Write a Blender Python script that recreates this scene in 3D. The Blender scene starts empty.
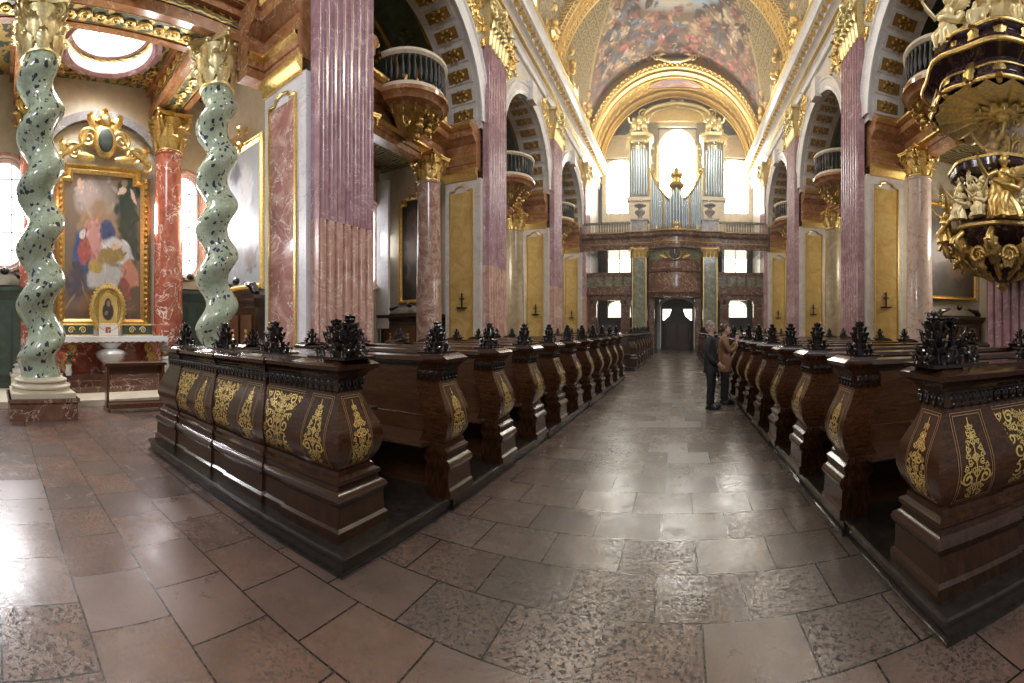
import bpy, math, random
from mathutils import Vector, Matrix
PI = math.pi
sin, cos = math.sin, math.cos
S = bpy.context.scene
COL = S.collection
random.seed(7)

# ---------------------------------------------------------------- mesh builder
class MB:
    def __init__(s):
        s.v = []; s.f = []; s.mi = []; s.M = Matrix.Identity(4); s.cur = 0; s.st = []
    def push(s, m): s.st.append(s.M); s.M = s.M @ m; return s
    def pop(s): s.M = s.st.pop(); return s
    def add(s, vs, fs):
        n = len(s.v); M = s.M
        s.v += [tuple(M @ Vector(p)) for p in vs]
        s.f += [tuple(i + n for i in f) for f in fs]
        s.mi += [s.cur] * len(fs)
    def box(s, x0, x1, y0, y1, z0, z1):
        s.add([(x0,y0,z0),(x1,y0,z0),(x1,y1,z0),(x0,y1,z0),(x0,y0,z1),(x1,y0,z1),(x1,y1,z1),(x0,y1,z1)],
              [(0,3,2,1),(4,5,6,7),(0,1,5,4),(1,2,6,5),(2,3,7,6),(3,0,4,7)])
    def cbox(s, c, w, d, h):
        s.box(c[0]-w/2, c[0]+w/2, c[1]-d/2, c[1]+d/2, c[2]-h/2, c[2]+h/2)
    def rings(s, rings, closed=True, cap0=True, cap1=True):
        k = len(rings[0]); vs = [p for r in rings for p in r]; fs = []
        m = k if closed else k - 1
        for i in range(len(rings) - 1):
            for j in range(m):
                a = i*k + j; b = i*k + (j+1) % k
                fs.append((a, b, b+k, a+k))
        if closed and cap0: fs.append(tuple(range(k-1, -1, -1)))
        if closed and cap1: fs.append(tuple(range((len(rings)-1)*k, len(rings)*k)))
        s.add(vs, fs)
    def lathe(s, prof, n=24, a0=0, a1=2*PI, c=(0,0,0), cap=True):
        full = abs(a1 - a0 - 2*PI) < 1e-6
        m = n if full else n + 1
        R = []
        for r, z in prof:
            R.append([(c[0]+r*cos(a0+(a1-a0)*j/n), c[1]+r*sin(a0+(a1-a0)*j/n), c[2]+z) for j in range(m)])
        s.rings(R, closed=full, cap0=cap and full and prof[0][0] > 1e-4, cap1=cap and full and prof[-1][0] > 1e-4)
    def tube(s, pts, r, n=8, closed=False, flat=1.0):
        pts = [Vector(p) for p in pts]; k = len(pts); R = []
        up = Vector((0,0,1)); prev = None
        for i, p in enumerate(pts):
            if closed: t = (pts[(i+1) % k] - pts[i-1])
            else: t = pts[min(i+1, k-1)] - pts[max(i-1, 0)]
            if t.length < 1e-9: t = Vector((0,0,1))
            t.normalize()
            if prev is None:
                ref = up if abs(t.z) < .9 else Vector((1,0,0))
                a = t.cross(ref).normalized()
            else:
                a = prev - t * prev.dot(t)
                if a.length < 1e-6: a = t.cross(up)
                a.normalize()
            prev = a; b = t.cross(a)
            rr = r[i] if hasattr(r, '__len__') else r
            R.append([tuple(p + a*(rr*cos(2*PI*j/n)) + b*(rr*flat*sin(2*PI*j/n))) for j in range(n)])
        if closed: R.append(R[0])
        s.rings(R, cap0=not closed, cap1=not closed)
    def blob(s, c, rx, ry=None, rz=None, n=10, m=6):
        ry = rx if ry is None else ry; rz = rx if rz is None else rz
        R = []
        for i in range(1, m):
            a = PI*i/m - PI/2
            R.append([(c[0]+rx*cos(a)*cos(2*PI*j/n), c[1]+ry*cos(a)*sin(2*PI*j/n), c[2]+rz*sin(a)) for j in range(n)])
        k = n; vs = [p for r in R for p in r] + [(c[0],c[1],c[2]-rz),(c[0],c[1],c[2]+rz)]
        fs = []
        for i in range(len(R)-1):
            for j in range(n):
                a = i*k+j; b = i*k+(j+1) % k; fs.append((a,b,b+k,a+k))
        L = len(R)*k; t = (len(R)-1)*k
        for j in range(n):
            fs.append((L, (j+1) % k, j)); fs.append((L+1, t+j, t+(j+1) % k))
        s.add(vs, fs)
    def prism(s, poly, z0, z1):
        s.rings([[(x,y,z0) for x,y in poly], [(x,y,z1) for x,y in poly]])
    def sweep(s, path, prof, closed=False, caps=True):
        """profile [(outward, z)] swept along a horizontal path, outward = right-hand side of travel, mitred"""
        k = len(path); R = []
        for i in range(k):
            p = Vector(path[i])
            if closed or 0 < i < k-1:
                d0 = (p - Vector(path[i-1])).normalized(); d1 = (Vector(path[(i+1) % k]) - p).normalized()
            elif i == 0: d0 = d1 = (Vector(path[1]) - p).normalized()
            else: d0 = d1 = (p - Vector(path[i-1])).normalized()
            n0 = Vector((d0.y, -d0.x)); n1 = Vector((d1.y, -d1.x))
            m = (n0 + n1); m = m / max(.25, m.dot(n0))
            R.append([(p.x+m.x*o, p.y+m.y*o, z) for o, z in prof])
        if closed: R.append(R[0])
        s.rings(R, closed=False)
        if caps and not closed:
            for r, rev in ((R[0], 0), (R[-1], 1)):
                q = list(range(len(r)))
                s.add(r, [tuple(q if rev else q[::-1])])
    def leaf(s, base, out, up, w, h, curl=.35, lobes=3, nu=6, nv=9):
        """acanthus leaf: rises along up, curls along out at its tip, lobed edge and raised midrib"""
        base = Vector(base); out = Vector(out).normalized(); up = Vector(up).normalized(); side = out.cross(up)
        vs = []; fs = []; nv = max(nv, 9); curl = min(curl, .45)
        for i in range(nv):
            t = i/(nv-1)
            if t < .72: y = t/.72*.9; o = .04*sin(t*3)+.06*t*t
            else:
                a = (t-.72)/.28*PI*.85; y = .9+.08*sin(a); o = .05+curl*.42*(1-cos(a))
            ww = w*.5*(.55+.5*sin(PI*min(1, t*1.02)))*(1-.9*max(0, t-.55)**1.2)*(.80+.20*(1 if i % 2 else 0))
            for j in range(nu+1):
                u = j/nu*2-1
                vs.append(base + side*(u*ww) + up*((y-.06*abs(u)*(i % 2 == 0))*h) + out*(o*h + .13*w*(1-abs(u))**.7 - .05*w*(j % 2)))
        for i in range(nv-1):
            for j in range(nu):
                a = i*(nu+1)+j; fs.append((a,a+1,a+nu+2,a+nu+1))
        s.add(vs, fs)
    def scroll(s, c, u, v, r, turns=1.6, th=.2, a0=0, n=26, side=1, nn=6):
        """flat spiral in the plane of unit vectors u and v"""
        c = Vector(c); u = Vector(u); v = Vector(v); pts = []; rr = []
        for i in range(n+1):
            t = i/n; a = a0 + side*turns*2*PI*t; q = r*(1-.86*t)
            pts.append(c + u*(q*cos(a)) + v*(q*sin(a))); rr.append(r*th*(1-.6*t)+.001)
        s.tube(pts, rr, nn)
        s.blob(pts[-1], r*.16, n=6, m=4)
    def build(s, name, mats, parent=None, ang=38):
        me = bpy.data.meshes.new(name); me.from_pydata(s.v, [], s.f)
        if not isinstance(mats, (list, tuple)): mats = [mats]
        for m in mats: me.materials.append(m)
        if len(mats) > 1: me.polygons.foreach_set('material_index', s.mi)
        me.update()
        if ang:
            me.polygons.foreach_set('use_smooth', [True]*len(me.polygons)); me.set_sharp_from_angle(angle=math.radians(ang))
        o = bpy.data.objects.new(name, me); COL.objects.link(o)
        if parent is not None: o.parent = parent
        return o
def T(x=0, y=0, z=0): return Matrix.Translation((x,y,z))
def RZ(a): return Matrix.Rotation(a, 4, 'Z')
def RX(a): return Matrix.Rotation(a, 4, 'X')
def RY(a): return Matrix.Rotation(a, 4, 'Y')
def SC(x, y=None, z=None):
    y = x if y is None else y; z = x if z is None else z
    return Matrix.Diagonal((x,y,z,1))
def tag(o, label, cat, group=None, kind=None):
    o['label'] = label; o['category'] = cat
    if group: o['group'] = group
    if kind: o['kind'] = kind
    return o
def thing(name, label, cat, loc=(0,0,0), rz=0, group=None):
    o = bpy.data.objects.new(name, None); COL.objects.link(o); o.location = loc; o.rotation_euler = (0,0,rz)
    o.empty_display_size = .1
    return tag(o, label, cat, group)
def struct(name, mb, mats, label, ang=38):
    o = mb.build(name, mats, None, ang); o['kind'] = 'structure'; o['label'] = label; o['category'] = name.split('_')[0]
    return o
def dup(o, loc, rz=0, label=None, group=None, sc=None):
    r = o.copy(); COL.objects.link(r); r.location = loc; r.rotation_euler = (0,0,rz)
    if sc: r.scale = sc
    if label: r['label'] = label
    if group: r['group'] = group
    for ch in KIDS[o.name]:
        c = ch.copy(); COL.objects.link(c); c.parent = r
        for g in KIDS.get(ch.name, ()):
            d = g.copy(); COL.objects.link(d); d.parent = c
    return r
KIDS = {}
def reg(o):
    KIDS[o.name] = [c for c in bpy.data.objects if c.parent == o]
    for c in KIDS[o.name]: KIDS[c.name] = [g for g in bpy.data.objects if g.parent == c]
    return o

# ---------------------------------------------------------------- materials
class NT:
    def __init__(s, name):
        s.m = bpy.data.materials.new(name); s.m.use_nodes = True; s.t = s.m.node_tree
        s.b = s.t.nodes['Principled BSDF']; s.co = None
    def n(s, typ, **k):
        x = s.t.nodes.new(typ)
        for a, v in k.items():
            if a.startswith('i_'): x.inputs[a[2:].replace('_', ' ')].default_value = v
            else: setattr(x, a, v)
        return x
    def l(s, a, b): s.t.links.new(a, b)
    def coord(s, scale=(1,1,1), rot=(0,0,0)):
        if s.co is None: s.co = s.n('ShaderNodeTexCoord').outputs['Object']
        mp = s.n('ShaderNodeMapping'); mp.inputs['Scale'].default_value = scale; mp.inputs['Rotation'].default_value = rot
        s.l(s.co, mp.inputs['Vector']); return mp.outputs['Vector']
    def noise(s, scale, detail=4, rough=.55, dist=0, vec=None, out='Fac'):
        x = s.n('ShaderNodeTexNoise'); x.inputs['Scale'].default_value = scale; x.inputs['Detail'].default_value = detail
        x.inputs['Roughness'].default_value = rough; x.inputs['Distortion'].default_value = dist
        s.l(vec if vec is not None else s.coord(), x.inputs['Vector']); return x.outputs[out]
    def vor(s, scale, feature='F1', vec=None, out='Distance', rnd=1):
        x = s.n('ShaderNodeTexVoronoi'); x.feature = feature; x.inputs['Scale'].default_value = scale
        x.inputs['Randomness'].default_value = rnd
        s.l(vec if vec is not None else s.coord(), x.inputs['Vector']); return x.outputs[out]
    def ramp(s, fac, stops, interp='LINEAR'):
        x = s.n('ShaderNodeValToRGB'); r = x.color_ramp; r.interpolation = interp
        while len(r.elements) < len(stops): r.elements.new(.5)
        for e, (p, c) in zip(r.elements, stops):
            e.position = p; e.color = (c, c, c, 1) if not hasattr(c, '__len__') else (*c, 1)
        s.l(fac, x.inputs['Fac']); return x.outputs['Color']
    def mix(s, f, a, b, mode='MIX'):
        x = s.n('ShaderNodeMix'); x.data_type = 'RGBA'; x.blend_type = mode
        for sock, v in ((x.inputs[0], f), (x.inputs[6], a), (x.inputs[7], b)):
            if isinstance(v, (int, float)): sock.default_value = v
            elif isinstance(v, tuple): sock.default_value = (*v, 1)
            else: s.l(v, sock)
        return x.outputs[2]
    def bump(s, h, strength=.3, dist=.01, prev=None):
        x = s.n('ShaderNodeBump'); x.inputs['Strength'].default_value = strength; x.inputs['Distance'].default_value = dist
        s.l(h, x.inputs['Height'])
        if prev is not None: s.l(prev, x.inputs['Normal'])
        return x.outputs['Normal']
    def set(s, base=None, rough=None, metal=None, normal=None, coat=None, spec=None, emis=None, es=None):
        for k, v in (('Base Color', base), ('Roughness', rough), ('Metallic', metal), ('Normal', normal), ('Coat Weight', coat),
                     ('Specular IOR Level', spec), ('Emission Color', emis), ('Emission Strength', es)):
            if v is None: continue
            q = s.b.inputs[k]
            if isinstance(v, (int, float)): q.default_value = v
            elif isinstance(v, tuple): q.default_value = (*v, 1)
            else: s.l(v, q)
        return s.m
def marble(name, stops, scale=1.2, dist=1.5, vein=None, veinw=.04, rough=.22, stretch=(1,1,1), vscale=1.6):
    t = NT(name); v = t.coord(stretch)
    c = t.ramp(t.noise(scale, 6, .62, dist, v), stops)
    if vein:
        w = t.noise(vscale, 5, .6, .9, v)
        mm = t.n('ShaderNodeMath', operation='SUBTRACT'); t.l(w, mm.inputs[0]); mm.inputs[1].default_value = .5
        ab = t.n('ShaderNodeMath', operation='ABSOLUTE'); t.l(mm.outputs[0], ab.inputs[0])
        k = t.ramp(ab.outputs[0], [(0, 1.0), (veinw, 0.0)])
        c = t.mix(k, c, vein)
    return t.set(base=c, rough=rough, coat=.15)
def plain(name, col, rough=.5, metal=0, nscale=None, bump=.2, coat=0, var=.25, bdist=.01):
    t = NT(name); base = col
    if nscale:
        n = t.noise(nscale, 4)
        base = t.ramp(n, [(.25, tuple(c*(1-var) for c in col)), (.75, tuple(min(1, c*(1+var)) for c in col))])
        t.set(normal=t.bump(n, bump, bdist))
    return t.set(base=base, rough=rough, metal=metal, coat=coat)
M = {}
M['gold'] = plain('gold_leaf', (.78,.53,.19), .36, .85, 22, .4, var=.35)
M['gold_pale'] = plain('pale_gold_leaf', (.84,.68,.36), .38, .7, 18, .3, var=.3)
M['gold_dark'] = plain('antique_gold', (.47,.31,.10), .38, .8, 26, .4, var=.4)
M['gold_white'] = plain('creamy_gilding', (.88,.74,.42), .42, .45, 14, .3, var=.15)
M['pink'] = marble('pink_marble', [(.2,(.26,.10,.09)),(.45,(.42,.20,.17)),(.62,(.58,.35,.29)),(.85,(.76,.62,.54))], 1.7, 2.2, (.86,.78,.72), .012, .16)
M['red'] = marble('red_marble', [(.25,(.24,.05,.03)),(.5,(.42,.12,.07)),(.68,(.55,.22,.14)),(.85,(.80,.60,.48))], 1.5, 2.6, (.85,.76,.66), .014, .16)
M['purple'] = marble('mauve_marble', [(.25,(.27,.14,.16)),(.5,(.42,.25,.28)),(.8,(.62,.46,.48))], 1.3, 1.6, (.78,.66,.68), .008, .2)
M['rose'] = marble('rose_marble', [(.25,(.38,.18,.14)),(.5,(.54,.32,.26)),(.8,(.74,.56,.48))], 1.6, 1.6, (.84,.72,.66), .008, .2)
M['pale_rose'] = marble('pale_rose_marble', [(.25,(.50,.34,.28)),(.45,(.66,.52,.46)),(.8,(.76,.66,.60))], 2.2, 2.4, (.45,.22,.18), .012, .16)
M['mottled'] = marble('mottled_red_grey_marble', [(.25,(.20,.10,.07)),(.45,(.36,.20,.15)),(.6,(.50,.38,.32)),(.8,(.62,.54,.47))], 1.4, 2.6, (.70,.60,.5), .012, .16)
M['stringing'] = plain('light_stringing', (.34,.20,.09), .4)
M['honey'] = marble('honey_grey_marble', [(.25,(.26,.20,.12)),(.5,(.42,.34,.22)),(.8,(.60,.50,.36))], 1.6, 2, (.5,.3,.18), .01, .2)
M['orange'] = marble('orange_marble', [(.25,(.22,.08,.03)),(.5,(.38,.17,.07)),(.8,(.54,.32,.16))], 2.0, 2.2, (.62,.45,.28), .01, .16)
M['yellow'] = marble('yellow_marble', [(.25,(.40,.25,.07)),(.5,(.56,.38,.12)),(.8,(.70,.53,.24))], 1.6, 1.5, (.70,.36,.16), .006, .2)
M['cream'] = marble('cream_marble', [(.25,(.50,.46,.42)),(.5,(.66,.63,.58)),(.8,(.80,.78,.74))], 1.2, 1.5, (.5,.45,.42), .01, .3)
M['white'] = marble('white_marble', [(.25,(.62,.61,.62)),(.6,(.80,.79,.80)),(.85,(.88,.88,.88))], 1.0, 1.5, (.5,.5,.55), .008, .3)
M['grey'] = marble('grey_marble', [(.25,(.20,.19,.20)),(.6,(.34,.33,.34)),(.85,(.50,.48,.48))], 1.6, 2, (.65,.62,.6), .012, .25)
M['green'] = marble('green_marble', [(.25,(.09,.11,.08)),(.5,(.18,.20,.14)),(.8,(.34,.35,.24))], 1.8, 2, (.55,.5,.38), .012, .2)
M['brownm'] = marble('brown_marble', [(.25,(.085,.04,.028)),(.5,(.16,.08,.055)),(.8,(.28,.16,.11))], 1.8, 2.4, (.58,.42,.32), .014, .22)
M['stone'] = plain('pale_stone', (.62,.55,.42), .5, 0, 5, .2, var=.12)
M['darkgreen'] = plain('dark_green_paint', (.045,.065,.05), .5, 0, 4, .2, var=.4)
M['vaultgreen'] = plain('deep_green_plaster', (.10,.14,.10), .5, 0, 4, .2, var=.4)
M['black'] = plain('black_gap', (.006,.005,.005), .8)
M['iron'] = plain('blackened_metal', (.03,.03,.03), .4, .6)
M['white_cloth'] = plain('white_linen', (.86,.86,.88), .8, 0, 30, .3, var=.05)
M['lead'] = plain('organ_pipe_metal', (.42,.50,.56), .3, .75, 6, .1, var=.15)
M['bluegrey'] = plain('blue_grey_plaster', (.13,.14,.17), .7, 0, 3, .1, var=.25)
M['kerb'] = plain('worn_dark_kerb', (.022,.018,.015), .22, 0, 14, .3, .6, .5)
M['dark_marble'] = marble('black_plum_marble', [(.3,(.022,.012,.014)),(.6,(.05,.025,.03)),(.85,(.13,.07,.08))], 2, 2, (.3,.2,.15), .008, .12)
def wood(name, dark, light, rough=.24, coat=.5, sc=(6,6,1.2)):
    t = NT(name); v = t.coord(sc)
    n = t.noise(3.2, 6, .65, 1.2, v)
    n2 = t.noise(30, 3, .6, 0, v)
    c = t.ramp(n, [(.28, dark), (.72, light)])
    c = t.mix(t.ramp(n2, [(.42, 0.0), (.6, .5)]), c, tuple(q*.45 for q in dark))
    t.set(normal=t.bump(n2, .12, .004))
    t.b.inputs['Coat Roughness'].default_value = .16
    return t.set(base=c, rough=rough, coat=coat)
M['wood'] = wood('dark_polished_oak', (.012,.0045,.002), (.070,.026,.010), .22, .6)
M['wood_face'] = wood('walnut_veneer', (.020,.007,.003), (.105,.040,.013), .24, .6, (3,3,9))
M['wood_carved'] = plain('ebonised_carving', (.010,.007,.006), .22, 0, 40, .2, .6, .4)
M['wood_brown'] = wood('brown_wood', (.07,.025,.012), (.17,.07,.03), .3, .3)
M['wood_back'] = wood('worn_bench_oak', (.035,.014,.006), (.11,.047,.018), .3, .35, (1,6,6))
M['inlay'] = plain('brass_inlay', (.90,.64,.22), .34, .55, 25, .1, var=.15)
# floor slabs
t = NT('worn_marble_slabs')
geo = t.n('ShaderNodeTexCoord').outputs['Object']; t.co = geo
br = t.n('ShaderNodeTexBrick'); br.offset = .5; br.inputs['Scale'].default_value = 1
br.inputs['Brick Width'].default_value = .53; br.inputs['Row Height'].default_value = .470
br.inputs['Mortar Size'].default_value = .007; br.inputs['Mortar Smooth'].default_value = .3; br.inputs['Bias'].default_value = 0
br.inputs['Color1'].default_value = (0,0,0,1); br.inputs['Color2'].default_value = (1,1,1,1); br.inputs['Mortar'].default_value = (.5,.5,.5,1)
mp = t.n('ShaderNodeMapping'); mp.inputs['Location'].default_value = (.12,-.045,0)
wob = t.noise(.9, 2, .5, 0, None, 'Color')
va = t.n('ShaderNodeVectorMath', operation='MULTIPLY_ADD'); t.l(wob, va.inputs[0]); va.inputs[1].default_value = (.03,.03,0); t.l(geo, va.inputs[2])
t.l(va.outputs[0], mp.inputs['Vector']); t.l(mp.outputs['Vector'], br.inputs['Vector'])
sx = t.n('ShaderNodeSeparateXYZ'); t.l(geo, sx.inputs[0])
rnd = t.n('ShaderNodeSeparateColor'); t.l(br.outputs['Color'], rnd.inputs[0])
grey = t.ramp(rnd.outputs[0], [(0,(.150,.128,.108)),(.35,(.205,.165,.135)),(.6,(.175,.155,.135)),(.8,(.265,.215,.175)),(1,(.20,.135,.105))])
pinkr = t.ramp(rnd.outputs[0], [(0,(.30,.20,.165)),(.4,(.34,.205,.15)),(.7,(.29,.215,.19)),(1,(.38,.23,.16))])
mr = t.n('ShaderNodeMapRange'); t.l(sx.outputs[0], mr.inputs[0]); mr.inputs[1].default_value = -1.2; mr.inputs[2].default_value = -2.6
my = t.n('ShaderNodeMapRange'); t.l(sx.outputs[1], my.inputs[0]); my.inputs[1].default_value = 2.6; my.inputs[2].default_value = 1.3
mxm = t.n('ShaderNodeMath', operation='MAXIMUM'); t.l(mr.outputs[0], mxm.inputs[0]); t.l(my.outputs[0], mxm.inputs[1])
base = t.mix(mxm.outputs[0], grey, pinkr)
cl = t.noise(2.3, 6, .7, .6); base = t.mix(t.ramp(cl, [(.35, .0), (.7, .75)]), base, t.mix(.6, base, (.06,.035,.025)))
pn = t.noise(38, 6, .8, .8); pm = t.noise(3.1, 2, .5)
pit0 = t.ramp(pn, [(.455, 1.0), (.49, 0.0)]); pmask = t.ramp(t.mix(.5, pm, rnd.outputs[0]), [(.36, .12), (.54, 1.0)])
pit = t.mix(1, pit0, pmask, 'MULTIPLY')
base = t.mix(pit, base, (.016,.012,.010))
fine = t.noise(160, 3, .6); base = t.mix(t.ramp(fine, [(.3,.35),(.5,0.0)]), base, (.06,.045,.038))
base = t.mix(1, base, (.66,.63,.60), 'MULTIPLY')
base = t.mix(br.outputs['Fac'], base, (.010,.008,.007))
rg = t.mix(.5, t.ramp(t.noise(5, 5, .7, .4), [(.3, .16), (.7, .36)]), t.ramp(rnd.outputs[0], [(0, .36), (.5, .18), (1, .30)]))
rg = t.mix(pit, rg, (.7,.7,.7))
tl = t.n('ShaderNodeVectorMath', operation='MULTIPLY_ADD'); cr = t.n('ShaderNodeTexWhiteNoise'); cr.noise_dimensions = '1D'; t.l(rnd.outputs[0], cr.inputs['W'])
sv = t.n('ShaderNodeVectorMath', operation='SUBTRACT'); t.l(cr.outputs['Color'], sv.inputs[0]); sv.inputs[1].default_value = (.5,.5,.5)
gn = t.n('ShaderNodeNewGeometry'); t.l(sv.outputs[0], tl.inputs[0]); tl.inputs[1].default_value = (.020,.035,0); t.l(gn.outputs['Normal'], tl.inputs[2])
nm = t.n('ShaderNodeVectorMath', operation='NORMALIZE'); t.l(tl.outputs[0], nm.inputs[0])
hn = t.bump(pit, -.9, .008, nm.outputs[0]); hn = t.bump(br.outputs['Fac'], -.9, .008, hn); hn = t.bump(cl, .30, .014, hn); hn = t.bump(t.noise(26, 3, .6), .12, .004, hn)
M['floor'] = t.set(base=base, rough=rg, normal=hn, spec=.8)
# spiral column scagliola
t = NT('green_speckled_scagliola')
v0 = t.coord((1,1,.8)); nzc = t.noise(9, 3, .6, 0, v0, 'Color')
vm = t.n('ShaderNodeVectorMath', operation='MULTIPLY_ADD'); t.l(nzc, vm.inputs[0]); vm.inputs[1].default_value = (.14,.14,.14); t.l(v0, vm.inputs[2]); v1 = vm.outputs[0]
d = t.vor(11, vec=v1); cc = t.vor(11, vec=v1, out='Color')
sp = t.n('ShaderNodeSeparateColor'); t.l(cc, sp.inputs[0])
thr = t.n('ShaderNodeMath', operation='MULTIPLY'); t.l(sp.outputs[0], thr.inputs[0]); thr.inputs[1].default_value = .66
nz = t.noise(20, 3); ad = t.n('ShaderNodeMath', operation='MULTIPLY_ADD'); t.l(nz, ad.inputs[0]); ad.inputs[1].default_value = .25; t.l(d, ad.inputs[2])
sb = t.n('ShaderNodeMath', operation='SUBTRACT'); t.l(thr.outputs[0], sb.inputs[0]); t.l(ad.outputs[0], sb.inputs[1])
big = t.ramp(sb.outputs[0], [(.0, 0.0), (.03, 1.0)])
d2 = t.vor(38); fl = t.ramp(d2, [(.17, 1.0), (.24, 0.0)])
b0 = t.ramp(t.noise(4, 5, .6, 1), [(.3,(.29,.36,.26)),(.55,(.42,.50,.37)),(.8,(.58,.62,.50))])
b0 = t.mix(fl, b0, (.22,.28,.20)); b0 = t.mix(t.ramp(t.vor(17), [(.12,1.0),(.2,0.0)]), b0, (.72,.74,.64))
b0 = t.mix(big, b0, t.ramp(sp.outputs[1], [(.3,(.035,.06,.12)),(.7,(.05,.05,.05))]))
M['spiral'] = t.set(base=b0, rough=.13, coat=.4)
# relief panel: gold scrollwork on a ground
def relief(name, ground, gold=(.78,.52,.16), scale=7, w=.55):
    t = NT(name); v = t.noise(scale*.8, 3, .6, 1.6, None, 'Color')
    a = t.noise(scale, 4, .6, 2.4)
    wv = t.n('ShaderNodeTexWave', wave_type='RINGS'); wv.inputs['Scale'].default_value = scale*.55; wv.inputs['Distortion'].default_value = 9
    wv.inputs['Detail'].default_value = 3; t.l(t.coord(), wv.inputs['Vector'])
    k = t.ramp(wv.outputs['Fac'], [(w-.06, 0.0), (w+.06, 1.0)])
    t.set(normal=t.bump(k, .7, .03))
    return t.set(base=t.mix(k, ground, gold), rough=.42, metal=t.mix(k, (0,0,0), (.55,.55,.55)))
M['rel_green'] = relief('gilt_relief_on_green', (.10,.115,.07), (.62,.44,.15))
M['rel_cream'] = relief('gilt_relief_on_cream', (.60,.54,.40), (.74,.52,.20), 5)
M['rel_gold'] = relief('gilt_relief', (.36,.23,.07), (.80,.57,.20), 6, .45)
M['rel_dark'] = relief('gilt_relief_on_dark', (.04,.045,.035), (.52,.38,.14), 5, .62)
# panes (daylight behind obscured glass)
def pane(name, col, s):
    t = NT(name); return t.set(base=(.8,.8,.8), rough=.4, emis=col, es=s)
M['pane'] = pane('sunlit_pane', (1,.97,.90), 15.0)
M['pane_side'] = pane('daylight_pane', (.97,.98,1.0), 2.0)
M['pane_dim'] = pane('lit_opening', (1,.93,.74), 2.6)
def attr(name, rough=.5, bump=.15, coat=.1):
    t = NT(name); a = t.n('ShaderNodeVertexColor'); a.layer_name = 'Col'
    n = t.noise(9, 5, .65)
    c = t.mix(t.ramp(n, [(.35, .22), (.65, 0.0)]), a.outputs['Color'], t.mix(.5, a.outputs['Color'], (.10,.07,.04)))
    t.set(normal=t.bump(n, bump, .01)); return t.set(base=c, rough=rough, coat=coat)
M['canvas'] = attr('oil_painting', .4)
M['fresco'] = attr('fresco_paint', .7, .1, 0)
def paint_grid(name, mat, nu, nv, pos, colf, parent=None):
    """grid mesh with painted colours: pos(u,v)->point, colf(u,v)->rgb"""
    vs = []; cs = []
    for i in range(nv+1):
        for j in range(nu+1):
            u = j/nu; v = i/nv; vs.append(pos(u, v)); cs.append((*colf(u, v), 1))
    fs = [(i*(nu+1)+j, i*(nu+1)+j+1, (i+1)*(nu+1)+j+1, (i+1)*(nu+1)+j) for i in range(nv) for j in range(nu)]
    me = bpy.data.meshes.new(name); me.from_pydata(vs, [], fs); me.materials.append(mat)
    ca = me.color_attributes.new('Col', 'FLOAT_COLOR', 'POINT')
    ca.data.foreach_set('color', [x for c in cs for x in c])
    me.polygons.foreach_set('use_smooth', [True]*len(fs)); me.update()
    o = bpy.data.objects.new(name, me); COL.objects.link(o)
    if parent is not None: o.parent = parent
    return o
def painter(bg, strokes, nb=40):
    """bg(u,v)->rgb; strokes (u,v,ru,rv,angle,rgb,soft)"""
    pre = [(a,b,c,d,cos(e),sin(e),col,sf) for a,b,c,d,e,col,sf in strokes]; B = [[] for _ in range(nb+1)]
    for p in pre:
        m = max(p[2], p[3])
        for k in range(max(0, int((p[1]-m)*nb)), min(nb, int((p[1]+m)*nb)+1)+1): B[k].append(p)
    def f(u, v):
        c = bg(u, v)
        for a,b,ru,rv,ca,sa,col,sf in B[min(nb, max(0, int(v*nb)))]:
            du = u-a; dv = v-b
            if abs(du) > ru+rv or abs(dv) > ru+rv: continue
            x = (du*ca+dv*sa)/ru; y = (-du*sa+dv*ca)/rv; q = x*x+y*y
            if q < 1:
                k = min(1, (1-q)/sf); c = tuple(p*(1-k)+r*k for p, r in zip(c, col))
        return c
    return f

def richen(st, n=14, seed=2, spread=.9, jit=.35):
    R = random.Random(seed); out_ = []
    for (a,b,ru,rv,an,c,sf) in st:
        out_.append((a,b,ru,rv,an,c,sf))
        for _ in range(n):
            q = R.uniform(0, spread)**.5; th = R.uniform(0, 2*PI); x, y = ru*q*cos(th), rv*q*sin(th)
            ca, sa = cos(an), sin(an); k = 1+R.uniform(-jit, jit)
            out_.append((a+x*ca-y*sa, b+x*sa+y*ca, ru*R.uniform(.12,.34), rv*R.uniform(.06,.2), an+R.uniform(-.9,.9)+PI/2*(R.random() < .5), tuple(min(1, v*k) for v in c), .8))
    return out_
def warp(f, k=.012):
    return lambda u, v: f(u+k*sin(v*31+u*9)+k*.6*sin(v*67+1), v+k*.8*sin(u*37+v*11))
# ---------------------------------------------------------------- ornament in the local XZ plane, standing out towards -Y
X_, Y_, Z_ = Vector((1,0,0)), Vector((0,1,0)), Vector((0,0,1))
def ornament(mb, w, h, seed=1, n=6, th=.16, d=.05):
    R = random.Random(seed)
    for k in range(n):
        z = -h/2 + h*(k+.5)/n; r = min(w*.24, h/n*.62)*R.uniform(.8, 1.1); x = w*R.uniform(.16, .30)
        s = 1 if k % 2 else -1; a = R.uniform(-.6, .6)
        for q in (-1, 1):
            mb.scroll((q*x, -d*.5, z), X_*q, Z_*s, r, 1.4, th, a, 18)
            mb.leaf((q*(x+r*.6), -d*.3, z-r*.3), (0,-1,0), (q*.7,0,s*.8), r*.9, r*1.3, .4, 3, 4, 6)
    for k in range(n//2+1):
        z = -h/2 + h*k/max(1, n//2)
        mb.leaf((0,-d*.4,z-h/n*.5), (0,-1,0), (0,0,1), w*.22, h/n*1.3, .45, 3, 4, 7)
        mb.blob((0,-d,z), w*.055, w*.05, w*.07, 8, 5)
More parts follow.
